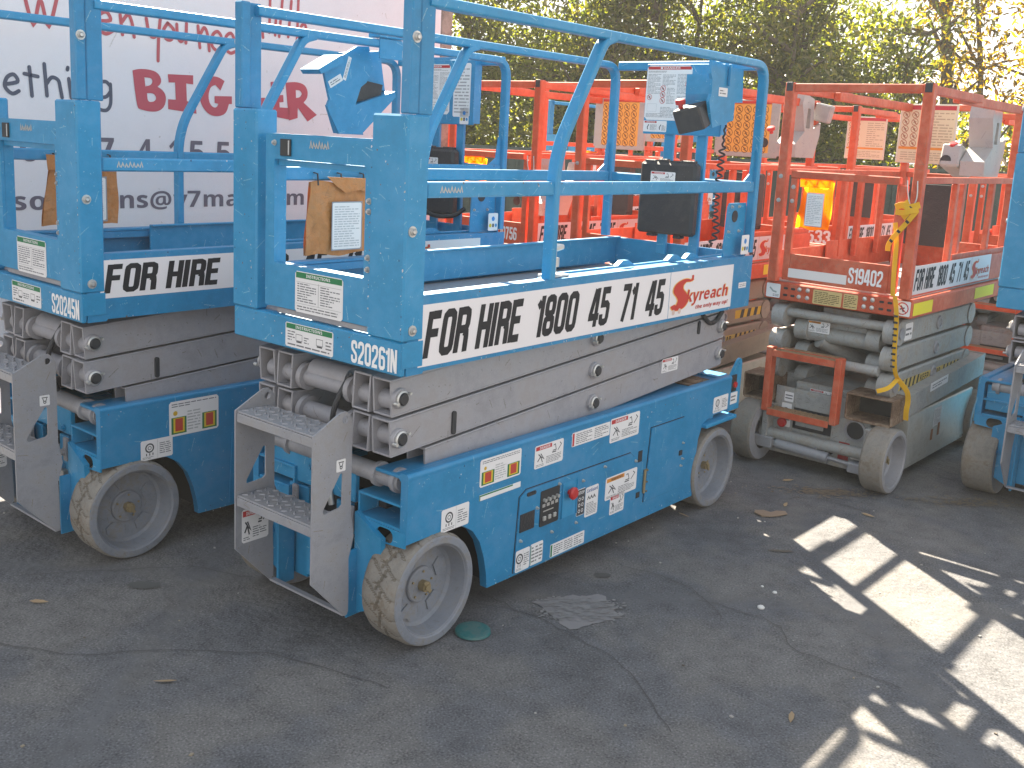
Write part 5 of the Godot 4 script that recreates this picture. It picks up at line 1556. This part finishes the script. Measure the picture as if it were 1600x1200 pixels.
# ------------------------------------------------------------------ ground
func make_ground() -> void:
	var s := 1024
	var a := grey(noise(0.004, 201), s); var d := grey(noise(0.02, 202), s); var e := grey(noise(0.25, 203, FastNoiseLite.TYPE_SIMPLEX_SMOOTH, 2), s)
	var cr := grey(noise(0.010, 204, FastNoiseLite.TYPE_CELLULAR, 1), s)
	var out := PackedByteArray(); out.resize(s * s * 3)
	for i in s * s:
		var lo := a[i] / 255.0; var mi := d[i] / 255.0; var hi := e[i] / 255.0
		var v := 0.110 * (1.0 + (lo - .5) * .6 + (mi - .5) * .36 + (hi - .5) * .55)
		if mi < .30 and hi < .45: v *= .86
		if hi > .74: v *= 1.4
		if hi < .24: v *= .6
		var warm := clampf((lo - .5) * 1.6, -.12, .22)
		out[i * 3] = int(clampf(pow(v * (1.0 + warm * .18), .4545), 0, 1) * 255)
		out[i * 3 + 1] = int(clampf(pow(v * (.975 + warm * .04), .4545), 0, 1) * 255)
		out[i * 3 + 2] = int(clampf(pow(v * (1.0 - warm * .22), .4545), 0, 1) * 255)
	var m := StandardMaterial3D.new()
	m.albedo_texture = ImageTexture.create_from_image(Image.create_from_data(s, s, false, Image.FORMAT_RGB8, out))
	m.uv1_triplanar = true; m.uv1_world_triplanar = true; m.uv1_scale = Vector3.ONE * .42
	m.roughness = .93
	m.normal_enabled = true; m.normal_texture = bump(.12, 205, 3.0, 512); m.normal_scale = .28
	M.ground = m
	var b := B.new()
	b.quad(Vector3(-150, 0, 60), Vector3(150, 0, 60), Vector3(150, 0, -200), Vector3(-150, 0, -200), Y)
	struct("ground", b, m)
	# cracks: thin dirt-filled lines
	rng.seed = 31
	b = B.new()
	b.col = Color(.052, .050, .048)
	for c in [[[-.06, -3.42], [.06, -3.30], [.17, -3.22], [.30, -3.08], [.42, -2.90], [.5, -2.6]], [[-1.7, -3.35], [-1.2, -3.50], [-.9, -3.45]], [[.72, -3.45], [.95, -3.30], [1.0, -3.1], [1.25, -2.9]], [[.45, -3.75], [.70, -3.55], [.78, -3.30]], [[-1.75, -2.95], [-1.3, -2.85], [-.8, -2.92], [-.3, -2.75]], [[1.25, -4.55], [1.45, -4.62], [1.7, -4.45]]]:
		var pts := []
		var raw := smooth(V(c), 6)
		for p in raw: pts.append(Vector2(p.x + rng.randf_range(-.012, .012), -p.y + rng.randf_range(-.012, .012)))
		b.ribbon(pts, .0028, Vector3(0, .004, 0), X, -Z)
	part(self, "ground_crack", b, M.matte).set_meta("kind", "stuff")
	# stains and the pale paint patch, with uneven outlines
	var blob := func(b: B, cx: float, cz: float, rx: float, rz: float, y: float, c: Color, rot := 0.0) -> void:
		b.col = c
		var pg := PackedVector2Array()
		for k in 28:
			var f := 1.0 + rng.randf_range(-.22, .16)
			var q := Vector2(cos(TAU * k / 28) * rx * f, sin(TAU * k / 28) * rz * f).rotated(rot)
			pg.append(Vector2(cx, -cz) + q)
		b.prism(pg, Vector3(0, y, 0), X, -Z, 0.0)
	b = B.new()
	blob.call(b, .384, -3.62, .035, .022, .004, Color(.075, .072, .07)); blob.call(b, -1.24, -3.34, .06, .03, .004, Color(.085, .083, .08)); blob.call(b, 1.14, -3.95, .05, .012, .004, Color(.10, .085, .07))
	pass
	part(self, "oil_stain", b, M.matte).set_meta("kind", "stuff")
	b = B.new()
	b.col = Color(.205, .196, .194)
	var patch := PackedVector2Array()
	var corners := [Vector2(.125, 3.37), Vector2(.245, 3.175), Vector2(.425, 3.285), Vector2(.375, 3.455), Vector2(.24, 3.43)]
	for k in 5:
		for j in 9:
			patch.append(corners[k].lerp(corners[(k + 1) % 5], j / 9.0) + Vector2(rng.randf_range(-.008, .008), rng.randf_range(-.008, .008)))
	b.prism(patch, Vector3(0, .0025, 0), X, -Z, 0.0)
	for k in 420: blob.call(b, .29 + rng.randf_range(-.16, .16) * (1.0 - .4 * rng.randf()), -3.325 + rng.randf_range(-.10, .10) * (1.0 - .4 * rng.randf()), rng.randf_range(.002, .011), rng.randf_range(.0015, .007), .004 + k * .000006, Color(.225, .216, .212), .4)
	part(self, "paint_scuff", b, M.matte).set_meta("kind", "stuff")
	b = B.new()
	for k in 300: blob.call(b, 1.55 + rng.randfn(0, .10), -4.72 + rng.randfn(0, .03), rng.randf_range(.003, .013), rng.randf_range(.002, .006), .004 + k * .000008, Color(.19, .145, .10), .1)
	for k in 240: blob.call(b, 2.2 + rng.randfn(0, .12), -4.67 + rng.randfn(0, .03), rng.randf_range(.003, .013), rng.randf_range(.002, .006), .0065 + k * .000008, Color(.17, .13, .09), .1)
	part(self, "rust_dust", b, M.matte).set_meta("kind", "stuff")

# ------------------------------------------------------------------ litter on the ground
func make_litter() -> void:
	rng.seed = 77
	var b := B.new()
	# torn cardboard
	var pg := PackedVector2Array([Vector2(-.075, .02), Vector2(-.06, .045), Vector2(-.02, .04), Vector2(.0, .012), Vector2(.035, .03), Vector2(.075, .02), Vector2(.07, -.01), Vector2(.02, -.03), Vector2(-.03, -.035), Vector2(-.06, -.02)])
	b.prism(pg, Vector3(0, .006, 0), X, -Z, .004)
	b.prism(PackedVector2Array([Vector2(-.06, -.02), Vector2(-.03, -.035), Vector2(-.01, .0), Vector2(-.045, .015)]), Vector3(0, .0105, 0), Vector3(1, .15, 0).normalized(), -Z, .003)
	single("torn_cardboard", b, flat(lin(.27, .19, .13), .9), "torn scrap of brown cardboard on the ground beyond the large lift's far wheel", "cardboard", Vector3(1.205, 0, -4.37), .2)
	b = B.new()
	b.lathe(Vector3(0, .004, 0), Y, [Vector2(.0, .010), Vector2(.045, .010), Vector2(.058, .008), Vector2(.060, .0)], 28)
	for q in [[-.02, .01], [.025, -.015], [.01, .03]]: b.cyl(Vector3(q[0], .0135, q[1]), Vector3(q[0], .0155, q[1]), .004, 8)
	single("plastic_lid", b, tri_mat(paint_tex(lin(.012, .13, .13), .5, lin(.12, .13, .12), .5, lin(.2, .2, .2), 60, 301, 256), .55, 0.0, 4.0), "round teal plastic lid lying behind the front wheel of the large blue lift", "lid", Vector3(-.078, 0, -3.120), .3)
	var spots := [[.938, -3.416, .014], [1.02, -3.55, .009], [.985, -3.60, .006]]
	var names := ["white pebble nearest the camera on the concrete, right of the large lift", "small white chip just beyond the nearest white pebble", "tiny white chip left of the second white chip"]
	for k in 3:
		b = B.new()
		b.lathe(Vector3(0, 0, 0), Y, [Vector2(0, spots[k][2] * .8), Vector2(spots[k][2] * .7, spots[k][2] * .6), Vector2(spots[k][2], spots[k][2] * .3), Vector2(spots[k][2] * .9, 0)], 7)
		single("pebble", b, flat(lin(.6, .58, .55), .8), names[k], "pebble", Vector3(spots[k][0], 0, spots[k][1]), k * 1.3, "white chips on the concrete")
	b = B.new()
	for k in 130:
		var x := rng.randf_range(-2.2, 3.2); var z := rng.randf_range(-5.2, -2.3)
		if rng.randf() < .25: z = -4.45 + rng.randf_range(-.5, .3); x = rng.randf_range(.6, 1.3)
		var r := rng.randf_range(.0015, .0045)
		b.col = [Color(.25, .2, .14), Color(.30, .28, .26), Color(.10, .08, .06), Color(.35, .33, .3)][rng.randi() % 4]
		b.box(Vector3(x, r * .5, z), Vector3(r * 2.2, r, r * rng.randf_range(.8, 3.0)), r * .2, Basis(Y, rng.randf() * TAU))
	part(self, "grit", b, M.matte).set_meta("kind", "stuff")
	var leafs := [[-1.53, -3.17], [1.30, -4.50], [.80, -4.30], [-.95, -2.72], [.86, -2.70], [1.65, -4.42], [1.40, -4.86]]
	var ll := ["dry leaf at the left edge of the ground", "dry leaf by the torn cardboard", "dry leaf near the large lift's far wheel", "dry leaf on the bare ground at lower left", "dry leaf on the bare ground at lower right", "dry leaf left of the S19402 lift's right wheel", "dry twig-like leaf under the S19402 lift's steering bar"]
	for k in leafs.size():
		b = B.new()
		b.prism(PackedVector2Array([Vector2(-.03, 0), Vector2(-.012, .009), Vector2(.012, .008), Vector2(.035, 0), Vector2(.012, -.006), Vector2(-.012, -.007)]), Vector3(0, .005, 0), X, Vector3(0, .25, -1).normalized(), .001)
		single("dry_leaf", b, flat(lin(.30, .21, .12), .9), ll[k], "leaf", Vector3(leafs[k][0], .002, leafs[k][1]), k * 1.1, "dry leaves on the concrete")

# ------------------------------------------------------------------ fence
func make_fence() -> void:
	var t := thing("sheet_fence", "dark green ribbed sheet fence behind the orange lifts, under the trees", "fence", Vector3(0, 0, -13.2))
	for k in 9:
		var b := B.new()
		var x0 := -5.0 + k * 2.4
		b.bx(x0 + .02, x0 + 2.38, .05, 1.44, -.006, .0, .001)
		for j in 9:
			b.cut(); b.bx(x0 + .135 + j * .255, x0 + .175 + j * .255, .05, 1.44, .001, .026, .004)
		part(t, "fence_sheet", b, M.green_fence)
		b = B.new(); b.bx(x0 - .03, x0 + .03, 0, 1.52, -.045, .03, .003)
		part(t, "fence_post", b, M.green_fence)
	var r := B.new(); r.bx(-5.0, 16.6, 1.441, 1.485, -.03, .034, .003)
	part(t, "top_rail", r, M.green_fence)

# ------------------------------------------------------------------ trees
var leaf_mesh: ArrayMesh
func make_trees() -> void:
	var b := B.new()
	# one leaf, folded along its rib
	var tip := Vector3(.5, -.05, 0); var base := Vector3(-.5, 0, 0)
	for s in [1.0, -1.0]:
		var a := Vector3(-.15, .04, s * .17); var c := Vector3(.2, .02, s * .15)
		b.tri(base, a, Vector3(.0, 0, 0), Vector3(0, 1, -s * .25).normalized()); b.tri(Vector3(.0, 0, 0), a, c, Vector3(0, 1, -s * .25).normalized()); b.tri(Vector3(0, 0, 0), c, tip, Vector3(0, 1, -s * .2).normalized())
	leaf_mesh = b.mesh()
	M.leaf = StandardMaterial3D.new()
	M.leaf.vertex_color_use_as_albedo = true; M.leaf.roughness = .34
	M.leaf.backlight_enabled = true; M.leaf.backlight = Color(1.12, 1.16, .44)
	M.leaf.cull_mode = BaseMaterial3D.CULL_DISABLED
	M.leaf2 = M.leaf.duplicate(); M.leaf2.backlight = Color(1.4, 1.2, .30); M.leaf2.roughness = .5
	M.bark = tri_mat(paint_tex(lin(.10, .075, .055), .8, lin(.16, .13, .10), .4, lin(.03, .02, .02), 200, 401, 256), .95, 0.0, 2.0)
	var olive := [lin(.17, .185, .065), lin(.24, .235, .10), lin(.11, .13, .05), lin(.30, .26, .12)]
	var yell := [lin(.34, .30, .05), lin(.42, .34, .06), lin(.22, .22, .045), lin(.15, .16, .045)]
	# x, z, height, crown width, leaves, kind
	var spec := [
		[-1.4, -15.4, 4.3, 3.0, 13000, 0, "dense olive green tree behind the white sign's right end"],
		[.6, -15.0, 4.0, 2.9, 16000, 0, "dense olive green tree straight behind the large blue lift's rails"],
		[2.4, -15.5, 4.5, 3.0, 16500, 0, "dense olive green tree above the middle of the orange back row"],
		[3.9, -15.1, 4.0, 2.5, 15000, 0, "glossy leaved tree above the far corner of the large lift"],
		[5.0, -15.8, 4.0, 2.0, 10000, 0, "dense tree left of the bright gap in the foliage"],
		[6.9, -15.6, 6.0, 2.7, 4600, 1, "open yellow green tree with bare dark trunks at the upper right"],
		[8.8, -15.2, 5.6, 2.9, 5200, 1, "open yellow green tree cut by the right edge of the photo"],
		[10.8, -17.0, 4.6, 3.2, 11000, 0, "olive tree beyond the right edge"],
	]
	for i in spec.size():
		var q: Array = spec[i]
		tree(Vector3(q[0], 0, q[1]), q[2], q[3], q[4], yell if q[5] == 1 else olive, q[6], i * 17 + 5, q[5])
	# low undergrowth along the back of the fence
	rng.seed = 909
	var xs := []; var cs := PackedColorArray()
	for k in 15000:
		var p := Vector3(rng.randf_range(-3, 12.5), pow(rng.randf(), .8) * 2.5, rng.randf_range(-19.5, -17.5))
		xs.append(leaf_at(p, rng.randf_range(.14, .24)))
		var c: Color = olive[rng.randi() % 4]
		cs.append(c * rng.randf_range(.7, 1.1))
	var mi := leaves(self, "undergrowth", xs, cs, M.leaf)
	mi.set_meta("kind", "stuff"); mi.set_meta("label", "dark leafy undergrowth behind the fence"); 

func leaf_at(p: Vector3, s: float) -> Transform3D:
	var bs := Basis(Y, rng.randf() * TAU) * Basis(Z, rng.randf_range(-1.3, .5)) * Basis(X, rng.randf_range(-1.2, 1.2))
	return Transform3D(bs.scaled(Vector3.ONE * s), p)

func leaves(parent: Node3D, called: String, xs: Array, cs: PackedColorArray, m: Material) -> MultiMeshInstance3D:
	var mm := MultiMesh.new()
	mm.transform_format = MultiMesh.TRANSFORM_3D; mm.use_colors = true
	mm.mesh = leaf_mesh; mm.instance_count = xs.size()
	for k in xs.size():
		mm.set_instance_transform(k, xs[k]); mm.set_instance_color(k, cs[k])
	var mi := MultiMeshInstance3D.new(); mi.multimesh = mm; mi.name = called; mi.set_meta("kind", "stuff"); mi.material_override = m
	parent.add_child(mi, true)
	return mi

func tree(at: Vector3, h: float, w: float, n: int, cols: Array, label: String, sd: int, kind: int) -> void:
	rng.seed = sd
	var t := thing("broadleaf_tree", label, "tree", at, 0.0, "trees behind the fence")
	var b := B.new()
	var stems := 3 if kind == 1 else 2
	var ends := []
	for s in stems:
		var p := Vector3((s - stems * .5 + .5) * .22, 0, rng.randf_range(-.15, .15)); var r := (.15 if kind == 1 else .11) if s == 0 else .075
		var lean := Vector3(rng.randf_range(-.28, .28), 1, rng.randf_range(-.2, .2))
		var pts := [p]
		for k in 7:
			p += lean.normalized() * h * .125 + Vector3(rng.randf_range(-.08, .08), 0, rng.randf_range(-.08, .08))
			pts.append(p)
		for k in pts.size() - 1: b.cyl(pts[k], pts[k + 1], r * (1.0 - .11 * k), 9, r * (1.0 - .11 * (k + 1)), false)
		for k in range(2, pts.size()):
			for j in 3:
				var d: Vector3 = Vector3(rng.randf_range(-1, 1), rng.randf_range(.05, .9), rng.randf_range(-.6, .6)).normalized()
				var e: Vector3 = pts[k] + d * w * rng.randf_range(.22, .45)
				var mid: Vector3 = (pts[k] + e) / 2 + Vector3(0, rng.randf_range(-.1, .15), 0)
				b.cyl(pts[k], mid, r * .38, 6, r * .25, false); b.cyl(mid, e, r * .25, 6, r * .08, false)
				ends.append(e); ends.append(mid)
	part(t, "trunk", b, M.bark)
	var xs := []; var cs := PackedColorArray()
	var clumps := []
	var nc := 95 if kind == 0 else 62
	for k in nc:
		var u := Vector3(rng.randfn(0, .5), rng.randfn(0, .5), rng.randfn(0, .5)).limit_length(1.0)
		var base_y := h * (.52 if kind == 0 else .60)
		clumps.append(Vector3(u.x * w * .55, base_y + u.y * h * (.46 if kind == 0 else .40), u.z * w * .26))
	for e in ends:
		if kind == 0 or rng.randf() < .55: clumps.append(e)
	for k in n:
		var c: Vector3 = clumps[rng.randi() % clumps.size()]
		var p := c + Vector3(rng.randfn(0, .19), rng.randfn(0, .16), rng.randfn(0, .19))
		if p.y < .3: p.y = .3 + rng.randf() * .5
		xs.append(leaf_at(p, rng.randf_range(.075, .140)))
		var cc: Color = cols[(int(c.x * 7.0 + c.y * 5.0) + rng.randi() % 2) % 4]
		cs.append(cc * rng.randf_range(.75, 1.25))
	leaves(t, "crown", xs, cs, M.leaf2 if kind == 1 else M.leaf)

# ------------------------------------------------------------------ the white sign
func make_sign() -> void:
	var t := thing("sign_board", "large white sign with red word BIGGER and grey lettering behind the left lift", "sign", Vector3(-1.0645, 0, -4.5238), .8724)
	var b := B.new()
	b.bx(-3.4, 2.0, .55, 3.0, -1.06, -1.0, .004)
	part(t, "board", b, M.sign)
	b = B.new()
	b.bx(2.003, 2.105, 0, 3.05, -1.10, -1.0, .006)
	part(t, "post", b, M.timber)
	b = B.new(); b.bx(-1.3, -1.2, 0, 3.0, -1.17, -1.063, .006)
	part(t, "post", b, M.timber)
	b = B.new(); b.bx(2.115, 2.15, .4, 1.9, -1.09, -1.02, .004)
	part(t, "red_edge", b, M.orange)
	var o := Vector3(0, 0, -.998)
	var red := Color(.46, .085, .115); var ink := Color(.085, .095, .14)
	# handwriting, line by line
	b = B.new(); b.col = Color(.45, .10, .12)
	var pw := .017
	for st in [
		[[-.62, 2.13], [-.58, 1.99], [-.545, 2.10], [-.51, 1.99], [-.46, 2.15]],
		[[-.385, 2.20], [-.375, 1.99]], [[-.375, 2.06], [-.34, 2.085], [-.325, 2.05], [-.325, 1.985]],
		[[-.275, 2.04], [-.215, 2.05], [-.235, 2.085], [-.275, 2.06], [-.275, 2.01], [-.24, 1.985], [-.20, 2.005]],
		[[-.165, 2.08], [-.155, 1.99]], [[-.155, 2.05], [-.125, 2.085], [-.105, 2.05], [-.095, 1.985]],
		[[-.03, 2.08], [-.015, 2.01], [.01, 1.995], [.035, 2.02]], [[.045, 2.085], [.035, 2.0], [.03, 1.885]],
		[[.085, 2.07], [.06, 2.03], [.075, 1.995], [.105, 1.995], [.118, 2.04], [.085, 2.07]],
		[[.135, 2.07], [.14, 2.01], [.16, 1.99], [.185, 2.03]], [[.19, 2.08], [.185, 1.985]],
		[[.255, 2.075], [.265, 1.97]], [[.265, 2.03], [.29, 2.07], [.31, 2.04], [.32, 1.96]],
		[[.335, 2.01], [.39, 2.03], [.37, 2.06], [.34, 2.04], [.335, 1.99], [.365, 1.965], [.40, 1.98]],
		[[.415, 2.01], [.465, 2.03], [.45, 2.06], [.42, 2.04], [.415, 1.985], [.445, 1.96], [.475, 1.97]],
		[[.545, 2.04], [.51, 2.05], [.495, 2.0], [.52, 1.965], [.545, 1.99], [.55, 2.20]], [[.548, 2.02], [.56, 1.96]],
		[[.635, 2.10], [.60, 2.12], [.585, 2.07], [.615, 2.06], [.64, 2.12], [.65, 2.06]],
		[[.695, 2.28], [.69, 2.09]], [[.735, 2.20], [.728, 2.08]], [[.775, 2.27], [.755, 2.075]], [[.745, 2.20], [.805, 2.21]], [[.835, 2.27], [.815, 2.08]], [[.80, 2.20], [.86, 2.21]],
		[[.882, 2.28], [.875, 2.07]], [[.895, 2.11], [.935, 2.13], [.925, 2.16], [.90, 2.14], [.895, 2.09], [.925, 2.065], [.95, 2.09]]]:
		pen(b, st, pw, o, X, Y)
	part(t, "red_handwriting", b, M.matte)
	b = B.new(); b.col = ink
	var gw := .017
	for st in [
		[[-.995, 1.75], [-1.03, 1.77], [-1.05, 1.74], [-1.0, 1.72], [-.995, 1.69], [-1.04, 1.68]],
		[[-.93, 1.765], [-.955, 1.73], [-.945, 1.69], [-.91, 1.685], [-.89, 1.72], [-.90, 1.755], [-.93, 1.765]],
		[[-.85, 1.765], [-.845, 1.68]], [[-.845, 1.74], [-.82, 1.768], [-.805, 1.74], [-.803, 1.68]], [[-.803, 1.74], [-.78, 1.768], [-.762, 1.74], [-.76, 1.68]],
		[[-.715, 1.72], [-.66, 1.735], [-.675, 1.765], [-.705, 1.75], [-.715, 1.71], [-.685, 1.682], [-.655, 1.695]],
		[[-.605, 1.803], [-.597, 1.677]], [[-.628, 1.772], [-.568, 1.764]],
		[[-.537, 1.822], [-.529, 1.682]], [[-.529, 1.735], [-.505, 1.765], [-.475, 1.755], [-.466, 1.72], [-.459, 1.678]],
		[[-.425, 1.765], [-.415, 1.68]], [[-.43, 1.805], [-.428, 1.815]],
		[[-.385, 1.765], [-.378, 1.68]], [[-.378, 1.74], [-.355, 1.765], [-.335, 1.745], [-.327, 1.675]],
		[[-.222, 1.745], [-.245, 1.765], [-.275, 1.755], [-.287, 1.72], [-.275, 1.695], [-.245, 1.695], [-.222, 1.72]], [[-.222, 1.755], [-.222, 1.67], [-.24, 1.635], [-.27, 1.632], [-.287, 1.642]]]:
		pen(b, st, gw, o, X, Y)
	part(t, "grey_handwriting", b, M.matte)
	# BIGGER: heavy uneven capitals
	b = B.new(); b.col = red
	var big := func(polys: Array, holes: Array) -> void:
		for k in polys.size():
			b.prism(soft(polys[k]), o + Z * .0003 * k, X, Y, .0, holes[k] if k < holes.size() else [])
	big.call([[[-.107, 1.828], [-.075, 1.838], [-.02, 1.84], [.025, 1.83], [.047, 1.80], [.043, 1.775], [.025, 1.76], [.055, 1.745], [.073, 1.715], [.065, 1.67], [.035, 1.643], [-.01, 1.636], [-.07, 1.645], [-.087, 1.655]]], [[soft(([[-.045, 1.80], [-.01, 1.80], [.0, 1.785], [-.01, 1.765], [-.04, 1.757]])), soft(([[-.032, 1.725], [.0, 1.728], [.018, 1.71], [.012, 1.69], [-.015, 1.682], [-.03, 1.69]]))]])
	big.call([[[.082, 1.825], [.225, 1.83], [.225, 1.785], [.185, 1.787], [.188, 1.70], [.238, 1.695], [.243, 1.64], [.082, 1.655], [.082, 1.703], [.125, 1.703], [.122, 1.787], [.086, 1.785]]], [])
	var gg := [[.41, 1.815], [.375, 1.833], [.33, 1.835], [.285, 1.81], [.26, 1.765], [.262, 1.71], [.285, 1.665], [.325, 1.635], [.375, 1.632], [.42, 1.65], [.437, 1.70], [.455, 1.70], [.455, 1.74], [.35, 1.735], [.35, 1.70], [.372, 1.697], [.365, 1.68], [.345, 1.675], [.32, 1.695], [.312, 1.735], [.325, 1.78], [.355, 1.792], [.385, 1.765]]
	big.call([gg], [])
	var g2 := []
	for p in gg: g2.append([p[0] + .215, p[1] + .006])
	big.call([g2], [])
	big.call([[[.70, 1.832], [.785, 1.845], [.79, 1.80], [.755, 1.793], [.757, 1.765], [.785, 1.768], [.788, 1.73], [.76, 1.727], [.762, 1.70], [.832, 1.70], [.828, 1.637], [.725, 1.648], [.71, 1.66]]], [])
	big.call([[[.80, 1.835], [.87, 1.845], [.93, 1.835], [.955, 1.80], [.95, 1.76], [.925, 1.735], [1.02, 1.672], [.955, 1.632], [.885, 1.705], [.885, 1.648], [.825, 1.632]]], [[soft(([[.87, 1.80], [.90, 1.80], [.913, 1.782], [.90, 1.762], [.872, 1.757]]))]])
	part(t, "red_capitals", b, M.matte)
	# phone row and mail line
	b = B.new(); b.col = Color(.13, .12, .16)
	var row := [["0", -.66], ["7", -.295], ["4", -.09], ["1", .085], ["5", .20], ["5", .36], ["8", .52], ["2", .68], ["0", .84]]
	for q in row: b.txt(q[0], o + X * q[1] + Y * 1.385, X, Y, (.085 if q[0] != "1" else .045), .118)
	b.txt("solutions@v7mail.com", o + X * -.70 + Y * 1.155, X, Y, 1.635, .098)
	part(t, "grey_lettering", b, M.matte)
